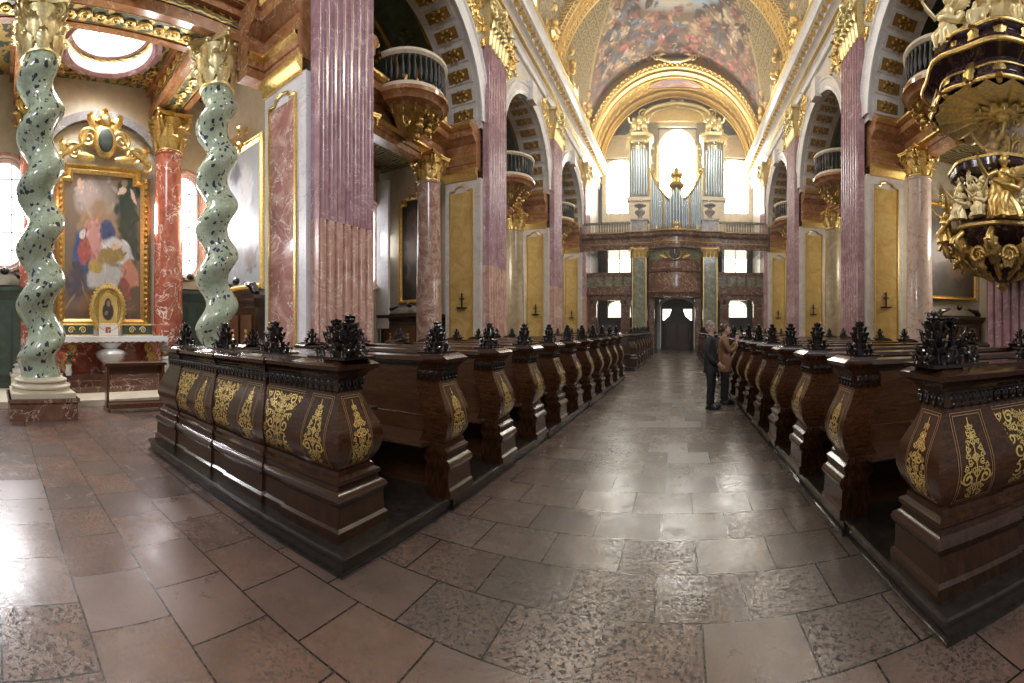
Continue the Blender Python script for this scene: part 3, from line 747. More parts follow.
beam(-8.4, 4.5, -11.3, 4.6, .75, 7.4, 8.2, 'short beam with gilt scroll soffit from the red column to the twisted column behind the pews')
beam(-8.4, .85, -11.3, .9, .75, 7.4, 8.2, 'short beam with gilt scroll soffit above the nearest twisted column')
path = [(-7.45, -3.0), (-7.45, PYS[-1][0]-.95)]
c = MB(); c.sweep(path, [(-.3,8.18),(.02,8.18),(.05,8.3),(.12,8.34),(.12,8.42),(.2,8.5),(.36,8.54),(.38,8.7),(.5,8.8),(.5,8.9),(-.3,8.95)])
struct('trim_9', c, M['orange'], 'orange marble cornice above the twisted columns')
# gilded garlands on the ceiling
gt = thing('ceiling_garland', 'gilt garlands and corner scrolls on the green ceiling around the round opening', 'garland')
for q in (-1, 1):
    g = MB(); g.tube([(cx+1.35+.25*sin(PI*k_/8), cy+q*.2+(k_/8-.5)*1.3, 8.18) for k_ in range(9)], .05, 6); g.tube([(cx-1.3+.2*sin(PI*k_/8), cy+(k_/8-.5)*1.9, 8.17) for k_ in range(9)], .05, 6)
    for k in range(9):
        a = k/8; g.blob((cx+1.35+.25*sin(PI*a), cy+q*.2+(a-.5)*1.3, 8.17), .09, .09, .05, 6, 4)
        g.blob((cx-1.3+.2*sin(PI*a), cy+(a-.5)*1.9, 8.15), .08, .08, .05, 6, 4)
    g.build('garland', M['gold'], gt); g = MB(); g.push(T(cx-.9, cy+q*1.35, 8.16) @ RX(PI/2*1.0)); ornament(g, .7, .9, 3, 4); g.pop(); g.build('corner_scroll', M['gold'], gt); g = MB()
    g.push(T(cx+.9, cy+q*1.35, 8.16) @ RX(PI/2*1.0)); ornament(g, .7, .9, 4, 4); g.pop(); g.build('corner_scroll', M['gold'], gt)
g = MB(); g.push(T(-7.3, 2.5, 8.0)); ornament(g, .6, .6, 4, 3); g.lathe([(.02,-.5),(.12,-.42),(.2,-.2),(.34,0),(.36,.3)], 12)
for k in range(8):
    a = 2*PI*k/8; g.leaf((.12*cos(a), .12*sin(a), -.42), (cos(a),sin(a),0), (cos(a)*.5,sin(a)*.5,1), .2, .7, .5, 3, 4, 7)
g.pop(); o = g.build('hanging_boss', M['gold']); tag(o, 'gilded leaf boss hanging under the cornice between the twisted columns', 'boss')

# windows with round ends in the chapel walls
def chapel_window(n, x, y, w, z0, z1, sx, label, mat='pane_side', bars=3, rows=6):
    """window in a wall of constant x; local frame faces the nave"""
    xi = x + sx*.16; r = w/2
    def outline(rr, dz=0, cyc=True):
        P = []
        for i in range(13): a = PI*i/12; P.append((rr*cos(a), z1-r+rr*sin(a)))
        for i in range(13): a = PI+PI*i/12; P.append((rr*cos(a), z0+r+rr*sin(a)))
        return P
    b = MB(); P = outline(r*.92); b.add([(xi, y+u, z) for u, z in P], [tuple(range(len(P)))])
    root = struct(f'window_{n}', b, M[mat], label)
    g = MB(); O = outline(r*1.0); I = outline(r*.86)
    for rr, dx in ((1.0, .0), (1.22, -.02)):
        g.tube([(x-sx*.0+sx*dx*0-(.03*sx if rr > 1.1 else -sx*.1), y+u, z) for u, z in outline(r*rr)], .05 if rr < 1.1 else .07, 6, True)
    g.build('window_frame', M['rose'], root)
    g = MB()
    for k in range(1, bars): g.box(xi-.025, xi+.025, y-r+w*k/bars-.012, y-r+w*k/bars+.012, z0, z1)
    for k in range(1, rows): z = z0+(z1-z0)*k/rows; g.box(xi-.02, xi+.02, y-r, y+r, z-.010, z+.010)
    g.build('glazing_bars', M['iron'], root)
    # splayed infill around the round ends
    g = MB(); R0 = [(x+sx*.02, y+u, z) for u, z in outline(r)]; 
    sq = []
    for u, z in outline(r):
        m = max(abs(u)/r, 1e-6); 
        if z > (z0+z1)/2: sc_ = r/max(abs(u), abs(z-(z1-r)), 1e-6); sq.append((x+sx*.02, y+u*sc_, (z1-r)+(z-(z1-r))*sc_))
        else: sc_ = r/max(abs(u), abs(z-(z0+r)), 1e-6); sq.append((x+sx*.02, y+u*sc_, (z0+r)+(z-(z0+r))*sc_))
    g.rings([R0+[R0[0]], sq+[sq[0]]], closed=False); g.rings([[(x+sx*.34, p[1], p[2]) for p in R0]+[(x+sx*.34, R0[0][1], R0[0][2])], R0+[R0[0]]], closed=False)
    g.build('reveal', M['stone'], root)
    return root
chapel_window(2, -11.3, .28, 1.0, 3.2, 6.0, -1, 'tall round-ended window beside the nearest twisted column')
chapel_window(3, -11.3, 5.35, .82, 3.1, 6.0, -1, 'tall round-ended window beyond the red column')
chapel_window(4, -10.3, 12.05, .95, 3.1, 6.2, -1, 'round-ended window with white reveal in the first side chapel')
n = 5
for sx in (-1, 1):
    XW = XL if sx < 0 else XR; PY = PYS[sx]
    for bi in (1, 2): chapel_window(n, XW+sx*4.2, (PY[bi]+PY[bi+1])/2, 1.2, 3.2, 6.2, sx, f'round-ended window in the {("first","second","third")[bi]} side chapel, {SIDE[sx]}'); n += 1
chapel_window(9, XR+4.6, 9.6, 1.2, 3.1, 6.4, 1, 'round-ended window behind the pulpit-side column')
# white reveal beside window 4
b = MB(); b.box(-10.28, -9.75, 12.4, 12.52, 1.6, 7.0)
struct('wall_reveal', b, M['white'], 'white marble strip between window and dark painting')

# framed paintings (built facing -y)
def frame_profile(b, w, h, z, d=.12, fw=.16, notch=0):
    P = [(-w/2,z),(w/2,z),(w/2,z+h-notch),(w/2-notch,z+h-notch),(w/2-notch,z+h),(-w/2+notch,z+h),(-w/2+notch,z+h-notch),(-w/2,z+h-notch)] if notch else [(-w/2,z),(w/2,z),(w/2,z+h),(-w/2,z+h)]
    k = len(P); R = []
    for o, dep in ((0,0),(0,-d*.7),(fw*.25,-d),(fw*.4,-d*.6),(fw*.7,-d*.85),(fw,-d*.4),(fw,0)):
        r = []
        for i in range(k):
            p = Vector(P[i]); a = (p-Vector(P[i-1])).normalized(); c_ = (Vector(P[(i+1) % k])-p).normalized()
            na, nb = Vector((-a.y,a.x)), Vector((-c_.y,c_.x)); m = na+nb; m /= m.dot(na)
            r.append((p.x+m.x*o, dep, p.y+m.y*o))
        R.append(r+[r[0]])
    b.rings(R, closed=False)
def mkstrokes(seed, base): return base
t = thing('altar_painting', 'large painting of robed figures round a white bed, wide gilded frame, above the altar', 'painting', (-11.27, 2.86, 0), PI/2)
SK, FL = (.62,.42,.30), (.80,.58,.44)
st = [(.5,.80,.22,.2,0,(.42,.36,.34),1),(.30,.84,.20,.14,.3,(.56,.47,.45),.8),(.45,.62,.3,.25,0,(.45,.30,.17),1),(.82,.78,.16,.30,0,(.035,.055,.04),.7),(.85,.55,.16,.25,0,(.05,.06,.04),.8),
      (.32,.50,.17,.16,.2,(.62,.22,.20),.5),(.22,.42,.12,.22,0,(.06,.10,.25),.4),(.25,.47,.09,.10,0,(.42,.11,.09),.4),(.24,.585,.045,.035,0,(.75,.70,.62),.5),(.43,.70,.05,.035,0,(.52,.27,.18),.5),(.40,.56,.10,.16,.5,(.66,.34,.31),.4),
      (.56,.60,.12,.10,-.5,(.07,.09,.22),.5),(.68,.475,.22,.10,-.15,(.74,.72,.72),.4),(.60,.44,.22,.065,.1,(.42,.29,.11),.4),(.66,.51,.05,.035,0,FL,.5),(.52,.29,.27,.10,.05,(.60,.58,.57),.4),(.40,.36,.1,.05,0,(.55,.38,.10),.4),
      (.86,.32,.13,.10,-.5,(.60,.25,.17),.4),(.80,.22,.10,.06,-.8,(.42,.12,.10),.4),(.15,.22,.14,.18,0,(.10,.08,.10),.6),(.50,.10,.5,.09,0,(.28,.17,.10),.8),(.75,.90,.06,.03,.4,FL,.5),(.90,.86,.08,.02,-.8,FL,.5),(.78,.96,.05,.03,0,(.4,.28,.2),.5),
      (.20,.92,.05,.04,0,FL,.5),(.33,.9,.05,.06,0,(.62,.5,.44),.5)]
W_, H_ = 2.1, 3.85
paint_grid('canvas', M['canvas'], 150, 260, lambda u, v: (-W_/2+W_*u, -.05, 1.85+H_*v), warp(painter(lambda u, v: (.15+.12*v,.10+.10*v,.07+.07*v), richen(st, 16)), .008), t)
b = MB(); frame_profile(b, 2.56, 4.3, 1.62, .18, .24, .22)
for k in range(26):
    z = 1.75+k*.16
    for q in (-1, 1): b.blob((q*1.16, -.17, z), .05, .04, .06, 6, 4) if z < 5.6 else None
b.build('frame', M['gold'], t)
b = MB(); b.push(T(0,-.1,6.3))
b.blob((0,-.12,.22), .34, .12, .46, 14, 8)
for q in (-1, 1):
    b.scroll((q*.46,-.12,.25), X_*-q, Z_, .26, 1.7, .22, .6, 24); b.scroll((q*.82,-.12,-.12), X_*q, Z_, .24, 1.7, .22, .6, 24); b.scroll((q*1.18,-.1,-.30), X_*-q, Z_*-1, .18, 1.6, .24, .6, 20)
    b.tube([(q*.35,-.1,.55),(q*.5,-.12,.4),(q*.6,-.12,.1),(q*.9,-.12,-.1),(q*1.25,-.1,-.3)], .06, 7)
    b.leaf((q*.2,-.1,.5),(0,-1,0),(q*.6,0,1),.3,.45,.5); b.leaf((q*1.0,-.1,-.2),(0,-1,0),(q*.5,0,1),.25,.4,.5); b.leaf((q*.3,-.12,-.25),(0,-1,0),(q*1,0,.1),.25,.5,.5)
b.blob((0,-.15,.74), .17, .13, .17); b.leaf((0,-.1,.75),(0,-1,0),(0,0,1),.3,.3,.5)
for k in range(7): b.blob((-.24+.08*k,-.14,.72+.05*sin(PI*k/6)), .05, n=6, m=4)
b.pop(); b.build('crest', M['gold'], t)
b = MB(); b.blob((0,-.33,6.5), .2, .05, .32, 14, 8); b.build('crest_shield', M['darkgreen'], t)
# side altar under it
t = thing('side_altar', 'marble side altar with white lace cloth under the large painting', 'altar', (-11.25, 2.86, .13), PI/2)
b = MB(); b.box(-1.55,1.55,-.35,0,0,1.55); b.box(-1.35,1.35,-1.0,-.3,1.12,1.26); b.box(-.18,.18,-.8,-.4,.3,1.12)
b.box(-1.35,-1.05,-.75,-.3,.2,1.12); b.box(1.05,1.35,-.75,-.3,.2,1.12); b.build('altar_table', M['red'], t)
b = MB(); b.box(-1.55,1.55,-1.5,0,0,.12); b.box(-1.45,1.45,-1.3,0,.12,.24); b.box(-1.35,1.35,-1.05,0,.24,.36); b.build('altar_steps', M['brownm'], t)
b = MB()
b.box(-1.42,1.42,-1.05,-.28,1.26,1.285); N = 60; fr = []
for i in range(N+1):
    x = -1.42+2.84*i/N; fr.append((x, i))
b.rings([[(x,-1.055,1.285) for x, i in fr], [(x,-1.06,1.13+.03*abs(sin(i*.9))) for x, i in fr]], closed=False)
for q in (-1, 1): b.box(q*1.42-.005, q*1.42+.005, -1.05, -.28, 1.0, 1.28)
b.build('altar_cloth', M['white_cloth'], t)
b = MB(); b.lathe([(.16,.36),(.20,.40),(.14,.48),(.18,.60),(.34,.75),(.38,.86),(.33,.92),(.16,.98),(.22,1.04),(.30,1.12)], 24, c=(0,-.75,0)); b.build('altar_baluster', M['white'], t)
for q in (-1, 1): b = MB(); b.tube([(q*1.15,-.8,.40),(q*1.22,-.82,.6),(q*1.12,-.82,.8),(q*.92,-.84,.95),(q*.98,-.84,1.1)], [.07,.08,.07,.05,.04], 8); b.scroll((q*.98,-.84,1.0), X_*q, Z_, .12, 1.5, .3); b.leaf((q*1.15,-.8,.45),(0,-1,0),(q*-.3,0,1),.2,.5,.4); b.build('gilt_scroll', M['gold_dark'], t)
b = MB(); b.box(-1.2,1.2,-.46,-.34,1.29,1.60); b.build('retable_shelf', M['white'], t)
for q in (-1, 1):
    b = MB(); b.box(q*.8-.42, q*.8+.42, -.50, -.46, 1.30, 1.58); 
    o = b.build('predella_panel', M['darkgreen'], t)
    g = MB(); g.tube([(q*.8-.42,-.5,1.30),(q*.8+.42,-.5,1.30),(q*.8+.42,-.5,1.58),(q*.8-.42,-.5,1.58)], .025, 6, True); g.scroll((q*.8-.15,-.5,1.44), X_, Z_, .09); g.scroll((q*.8+.15,-.5,1.44), X_*-1, Z_, .09); g.build('gilt_rim', M['gold'], o)
t = thing('oval_icon', 'oval portrait of a veiled woman in a broad gilt oval frame standing on the altar', 'icon', (-10.85, 2.86, 1.42), PI/2)
def oval(b, rx, rz, zc, y, r): b.tube([(rx*cos(2*PI*i/40), y, zc+rz*sin(2*PI*i/40)) for i in range(40)], r, 8, True)
b = MB(); oval(b, .40, .56, .68, -.1, .075); oval(b, .31, .46, .68, -.1, .03)
for i in range(36): b.blob((.47*cos(2*PI*i/36), -.1, .68+.64*sin(2*PI*i/36)), .035, n=6, m=4)
b.build('frame', M['gold'], t)
b = MB(); b.rings([[(r_*.42*cos(2*PI*i/40), -.08-.03*(1-r_), .68+r_*.58*sin(2*PI*i/40)) for i in range(40)] for r_ in (1, .5, .02)]); b.build('gilt_ground', M['gold'], t)
st = [(.5,.42,.34,.36,0,(.05,.04,.04),.3),(.5,.70,.20,.22,0,(.06,.045,.045),.3),(.52,.70,.10,.13,0,(.42,.26,.16),.4),(.40,.36,.12,.08,.6,(.35,.2,.12),.4)]
o = paint_grid('portrait', M['canvas'], 30, 44, lambda u, v: (-.24+.48*u, -.125, .33+.70*v), painter(lambda u, v: (.72,.50,.15), st), t)
t = thing('altar_card', 'small framed white card with a red square standing on the altar cloth', 'altar card', (-10.7, 2.86, 1.425), PI/2)
b = MB(); b.box(-.26,.26,-.02,.02,0,.30); b.build('card', M['white_cloth'], t); b = MB(); b.tube([(-.26,-.02,.0),(.26,-.02,0),(.26,-.02,.3),(-.26,-.02,.3)], .02, 6, True); b.build('frame', M['gold'], t)
b = MB(); b.box(-.08,.06,-.026,-.02,.07,.22); b.build('red_square', M['red'], t)
t = thing('flower_vase', 'small vase of red and white flowers beside the altar baluster', 'flowers', (-10.2, 1.75, .49)); b = MB(); b.lathe([(.06,0),(.09,.08),(.06,.2),(.08,.26)], 12); b.build('vase', M['white'], t)
b = MB(); g = MB(); R = random.Random(4)
for k in range(40):
    a = R.uniform(0,2*PI); rr = R.uniform(0,.22); z = .3+R.uniform(0,.25); (g if k % 2 else b).blob((rr*cos(a), rr*sin(a), z), .035, n=6, m=4)
M['leafgreen'] = plain('leaf_green', (.05,.10,.03), .6); M['petal'] = plain('red_petal', (.6,.12,.08), .6)
b.build('foliage', M['leafgreen'], t); g.build('blossom', M['petal'], t)
# arched stone niche over the painting
b = MB(); R = []
for i in range(25):
    a = PI*i/24; R.append([(-11.28, 2.86-1.75*cos(a), 6.05+1.3*sin(a)), (-11.12, 2.86-1.75*cos(a), 6.05+1.3*sin(a)), (-11.12, 2.86-1.5*cos(a), 6.05+1.08*sin(a)), (-11.28, 2.86-1.5*cos(a), 6.05+1.08*sin(a))])
b.rings(R, closed=False); b.box(-11.28,-11.16, 1.05, 1.28, .1, 6.1); b.box(-11.28,-11.16, 4.44, 4.68, .1, 6.1)
struct('trim_10', b, M['grey'], 'grey stone arch moulding on the altar wall')

# dark round-headed confessional doors under the chapel windows
def confessional(x, y, z, rz, label, w=1.5, h=2.3, mat='wood'):
    t = thing('confessional', label, 'confessional', (x, y, z), rz, 'confessionals of the chapels')
    b = MB(); b.box(-w/2,w/2,-.55,0,0,.14); b.box(-w/2+.05,w/2-.05,-.48,0,.14,h*.82); b.sweep([(-w/2+.05,0),(-w/2+.05,-.48),(w/2-.05,-.48),(w/2-.05,0)], [(0,h*.80),(.05,h*.82),(.07,h*.86),(.12,h*.88),(.12,h*.91),(0,h*.91)])
    b.build('body', M[mat], t)
    b = MB(); R = []
    for i in range(17):
        a = PI*i/16; R.append([(w*.42*cos(a), -.5, h*.90+h*.14*sin(a)), (w*.42*cos(a), -.3, h*.90+h*.14*sin(a))])
    b.rings(R, closed=False); b.prism([(-w*.44,-.5),(w*.44,-.5),(w*.44,-.3),(-w*.44,-.3)], h*.90, h*.93)
    b.blob((0,-.42,h*1.06), .12, .08, .10)
    for q in (-1, 1): b.tube([(q*w*.46,-.42,h*.93),(q*w*.40,-.42,h*1.0),(q*w*.28,-.42,h*1.01),(q*w*.2,-.42,h*1.04)], [.07,.08,.06,.03], 8)
    b.build('pediment', M['wood_carved'], t)
    for q in (-1, 0, 1):
        b = MB(); b.box(q*w*.3-w*.12, q*w*.3+w*.12, -.51, -.48, .3, h*.74); o = b.build('door_panel', M['wood_brown'] if mat != 'darkgreen' else M['darkgreen'], t)
        if mat == 'wood': g = MB(); g.push(T(q*w*.3,-.515,h*.5)); [g.scroll((0,0,.12*zz), X_*(1 if zz % 2 else -1), Z_, .05, 1.5, .2, 0, 12) for zz in range(-2, 3)]; g.pop(); g.build('gilt_ornament', M['inlay'], o)
    return t
confessional(-11.28, .25, .13, PI/2, 'dark green round-topped confessional under the window beside the nearest twisted column', 1.25, 2.75, 'darkgreen')
confessional(-11.28, 5.25, .13, PI/2, 'dark green round-topped confessional between red column and twisted column', 1.0, 2.75, 'darkgreen')
confessional(-9.0, 6.0, 0, 0, 'brown carved confessional behind the pews, against the cross wall with the pale painting', 1.9, 2.6, 'wood')
confessional(-8.9, 12.95, 0, 0, 'dark carved confessional below the dark painting in the first side chapel', 2.6, 2.3, 'wood')
confessional(9.2, 12.6, 0, 0, 'reddish brown confessional below the landscape painting in the pulpit-side chapel', 2.0, 2.2, 'wood')
def painting(x, y, z, rz, w, h, label, bg, st, notch=.0, fm='gold'):
    t = thing('framed_painting', label, 'painting', (x, y, 0), rz)
    paint_grid('canvas', M['canvas'], 40, 60, lambda u, v: (-w/2+.1+(w-.2)*u, -.04, z+.1+(h-.2)*v), warp(painter(bg, richen(st, 10)), .02), t)
    b = MB(); frame_profile(b, w, h, z, .14, .15, notch); 
    b.push(T(0,-.1,z+h+.1)); ornament(b, w*.5, .4, 3, 2); b.pop(); b.build('frame', M[fm], t)
st = [(.5,.6,.3,.3,.3,(.42,.44,.45),.9),(.35,.35,.2,.25,0,(.24,.26,.27),.8),(.6,.75,.2,.15,0,(.50,.52,.52),.8),(.3,.85,.15,.1,0,(.14,.16,.17),.8),(.7,.2,.2,.1,0,(.18,.16,.15),.8),(.55,.45,.1,.2,.4,(.55,.50,.46),.6)]
painting(-9.3, 6.0, 2.55, 0, 1.9, 3.7, 'tall pale grey painting in gilt frame seen past the twisted column behind the pews', lambda u, v: (.28+.1*v,.31+.1*v,.34+.1*v), st)
R = random.Random(9)
st = [(R.uniform(.2,.8), R.uniform(.2,.8), R.uniform(.05,.2), R.uniform(.08,.2), R.uniform(0,3), R.choice([(.16,.09,.05),(.07,.05,.035),(.20,.14,.09),(.12,.05,.04)]), .7) for k in range(30)]
painting(-8.75, 12.95, 2.5, 0, 1.75, 3.9, 'tall dark painting in stepped gilt frame in the first side chapel', lambda u, v: (.03,.025,.02), st, .2)
painting(9.0, 12.6, 2.6, 0, 2.6, 3.4, 'dark painting in gilt frame on the cross wall behind the pulpit-side column', lambda u, v: (.08+.08*v,.07+.07*v,.05+.06*v), st)

# low kneeler standing before the altar
t = thing('kneeler', 'dark wooden kneeler with open frame standing before the side altar', 'kneeler', (-8.25, 2.75, 0), PI/2-.1)
for q in (-1, 1):
    b = MB(); b.prism([(-.025,-.30),(.025,-.30),(.025,.28),(-.025,.28)], 0, .06)
    P = [(-.10,.06),(.10,.06),(.13,.9),(-.13,.9)]; b.rings([[(q_, y_, z_) for y_, z_ in P] for q_ in (-.025, .025)])
    b.v = [(x+q*.56, y, z) for x, y, z in b.v]; b.build('side_panel', M['wood_brown'], t)
b = MB(); b.box(-.62,.62,-.17,.17,.88,.92); b.box(-.60,.60,-.19,.19,.92,.935); b.build('top_rest', M['wood_brown'], t)
b = MB(); b.box(-.56,.56,-.34,-.10,.12,.16); b.box(-.56,.56,-.36,-.34,.08,.17); b.build('knee_board', M['wood_brown'], t)
b = MB(); b.box(-.54,.54,.02,.05,.10,.16); b.build('cross_rail', M['wood_brown'], t); b = MB(); b.box(-.54,.54,-.02,.02,.70,.88); b.build('cross_rail', M['wood_brown'], t)
# ---------------------------------------------------------------- vault
XC = -.2
def vpos(rad, zs=ZC): return lambda a, y: (XC-rad*cos(a), y, zs+rad*.97*sin(a))
Y0V, Y1V = 5.0, 29.2
R = random.Random(21); st = []
def fr_half(y): return 0.30 + max(0, (y-21.8))/7.2*.50       # half-width of the fresco as angle fraction
def fv(y): return (y-Y0V)/(Y1V-Y0V)
for k in range(340):
    yy = R.uniform(22.8, 28.8); hw_ = fr_half(yy)*.5
    a = .5+R.uniform(-hw_, hw_)*.93; e = abs(a-.5)/hw_
    if yy < 24.8 and e < .5 and R.random() < .8: continue
    c = R.choice([(.30,.12,.08),(.42,.22,.13),(.24,.08,.06),(.46,.32,.18),(.12,.06,.045),(.10,.09,.10),(.34,.20,.09),(.40,.13,.10),(.50,.38,.26),(.07,.04,.03),(.13,.15,.19)])
    an = R.uniform(0,3.1); s_ = R.uniform(.6, 1.5)
    st.append((a, fv(yy), .022*s_, .011*s_, an, tuple(q*.55 for q in c), .9))
    for _ in range(9):
        q = R.uniform(.5, 1.35); st.append((a+R.gauss(0,.008)*s_, fv(yy)+R.gauss(0,.006)*s_, .010*s_*R.uniform(.4,1.2), .0042*s_, an+R.uniform(-.8,.8), tuple(min(1, v*q) for v in c), .5))
    if R.random() < .5: st.append((a+R.gauss(0,.006), fv(yy)+R.gauss(0,.004), .004, .003, 0, (.50,.33,.22), .5))
sky = [(.5,fv(23.2),.12,.075,0,(.44,.45,.44),.6),(.60,fv(22.9),.06,.03,0,(.27,.40,.56),.5),(.56,fv(23.6),.05,.022,.3,(.34,.45,.58),.6),(.43,fv(23.0),.06,.03,.3,(.62,.60,.54),.6),(.5,fv(24.0),.05,.02,0,(.55,.50,.42),.7)]
def vbg(u, v):
    y = Y0V+(Y1V-Y0V)*v; hw_ = fr_half(y)*.5; e = abs(u-.5)/hw_
    if 21.9 < y < 29.0 and e < 1: return (.17,.11,.06)
    if 21.9 < y < 29.0 and e < 1.05: return (.42,.31,.12)
    a1 = (u*30) % 1; a2 = (y*1.55) % 1
    ring = abs(math.hypot(a1-.5, a2-.5)-.30)
    if ring < .06 or math.hypot(a1-.5, a2-.5) < .1: return (.38,.28,.11)
    if a1 < .09 or a2 < .08: return (.33,.24,.09)
    return (.17,.13,.06)
vp = vpos(6.15)
o = paint_grid('ceiling_vault', M['fresco'], 420, 460, lambda u, v: vp(PI*u, Y0V+(Y1V-Y0V)*v), painter(vbg, sky+st, 90))
o['kind'] = 'structure'; o['label'] = 'painted barrel vault with a crowded fresco in gilt and ochre framing'; o['category'] = 'ceiling'
# solid outer shell of vault
b = MB(); b.rings([[ (XC-6.5*cos(PI*i/32), y, ZC-.1+6.4*sin(PI*i/32)) for i in range(33)] for y in (Y0V, YEND+.3)], closed=False)
struct('roof', b, M['stone'], 'outer shell of the vault')
def rib(y0, y1, rin, rout, mat, label, zs=ZC, edge=True, name='vault_rib'):
    t = thing(name, label, 'vault arch', (0,0,0)); N = 48
    b = MB(); R = []
    for i in range(N+1):
        a = PI*i/N; c_, s_ = cos(a), sin(a)*.97
        R.append([(XC-r*c_, y, zs+r*s_) for r, y in ((rout,y0),(rin+.12,y0),(rin+.10,y0+.06),(rin,y0+.1),(rin,y0+.22),(rin+.06,y0+.26),(rin+.06,y1-.26),(rin,y1-.22),(rin,y1-.1),(rin+.10,y1-.06),(rin+.12,y1),(rout,y1))])
    b.rings(R, closed=False); b.build('arch_band', M[mat], t)
    g = MB(); n = 40
    for i in range(n):
        a = PI*(i+.5)/n; yc = (y0+y1)/2
        for q in (-1, 1):
            g.push(T(XC-(rin+.05)*cos(a), yc, zs+(rin+.05)*.97*sin(a)) @ RY(a-PI/2) @ RX(PI/2))
            g.scroll((q*.12, 0, 0), X_*q, Z_*(1 if i % 2 else -1), .2, 1.4, .24, 0, 14, nn=5); g.pop()
        g.blob((XC-(rin+.02)*cos(a), yc, zs+(rin+.02)*.97*sin(a)), .1, n=6, m=4)
    for yy in (y0+.16, y1-.16): g.tube([(XC-(rin-.02)*cos(PI*i/N), yy, zs+(rin-.02)*.97*sin(PI*i/N)) for i in range(N+1)], .05, 6)
    g.build('gilt_scrolls', M['gold'], t)
rib(20.1, 21.4, 5.75, 6.3, 'rel_gold', 'broad gilded transverse arch spanning the nave in front of the fresco')
rib(12.8, 14.0, 5.75, 6.3, 'rel_gold', 'gilded transverse arch of the nearer vault bay high above the aisle')
# deep organ arch
t = thing('organ_arch', 'deep gilded arch with a small painted medallion framing the organ wall', 'vault arch', (0,0,0))
b = MB(); N = 56; R = []
PRF = [(6.5,29.0),(6.15,29.0),(6.05,28.85),(5.95,28.85),(5.9,29.0),(5.78,29.05),(5.78,29.3),(5.66,29.4),(5.6,29.75),(5.68,29.8),(5.68,31.6),(5.6,31.65),(5.55,31.95),(5.48,32.0),(5.48,32.4),(5.55,32.45),(5.55,33.1)]
for i in range(N+1):
    a = PI*i/N; R.append([(XC-r*cos(a), y, ZC-.3+r*.98*sin(a)) for r, y in PRF])
b.rings(R, closed=False); b.build('arch_band', M['gold_dark'], t)
g = MB()
for i in range(54):
    a = PI*(i+.5)/54
    g.blob((XC-5.9*cos(a), 28.93, ZC-.3+5.9*.98*sin(a)), .1, n=6, m=4)
    if abs(a-PI/2) > .3:
        for yy in (30.3, 31.1):
            g.push(T(XC-5.66*cos(a), yy, ZC-.3+5.66*.98*sin(a)) @ RY(a-PI/2) @ RX(PI/2)); g.scroll((0,0,0), X_, Z_*(1 if i % 2 else -1), .19, 1.4, .26, 0, 14, nn=5); g.pop()
for rr, yy in ((5.55,29.8),(5.55,31.6),(5.43,32.2)): g.tube([(XC-rr*cos(PI*i/N), yy, ZC-.3+rr*.98*sin(PI*i/N)) for i in range(N+1)], .06, 6)
P = []
for i in range(30):
    q = 2*PI*i/30; a = PI/2+.36*cos(q); P.append((XC-5.62*cos(a), 30.7+.62*sin(q), ZC-.3+5.62*.98*sin(a)))
g.tube(P, .08, 6, True); g.build('gilt_scrolls', M['gold'], t)
R = random.Random(5); st = [(R.uniform(.1,.9), R.uniform(.15,.85), R.uniform(.05,.12), R.uniform(.1,.25), R.uniform(0,3), R.choice([(.45,.2,.16),(.55,.36,.28),(.25,.22,.26),(.35,.15,.12),(.6,.5,.42)]), .5) for k in range(60)]
pf = painter(lambda u, v: (.28,.24,.22), st)
def mpos(u, v):
    x = (u*2-1); y = (v*2-1); q = math.sqrt(max(0, 1-x*x)); a = PI/2+.34*x; return (XC-5.64*cos(a), 30.7+.6*y*q, ZC-.3+5.64*.98*sin(a))
paint_grid('medallion', M['fresco'], 40, 12, mpos, pf, t)
# cartouche under the fresco
g = MB(); g.push(T(XC, 28.6, ZC+6.15*.97-.25))
P = [(1.1*cos(2*PI*i/32)*(1+.06*cos(8*PI*i/32)), -.1+.3*sin(2*PI*i/32)*.4, .38*sin(2*PI*i/32)) for i in range(32)]
g.tube(P, .09, 7, True)
for q in (-1, 1): g.scroll((q*1.25,-.1,0), X_*q, Z_, .3, 1.6, .22); g.leaf((q*.6,-.1,.3),(0,-1,0),(q*.6,0,1),.3,.4,.5)
g.blob((0,-.1,.5),.2); o = g.build('vault_cartouche', M['gold_pale']); tag(o, 'pale gilt oval cartouche at the crown of the organ arch below the fresco', 'cartouche')
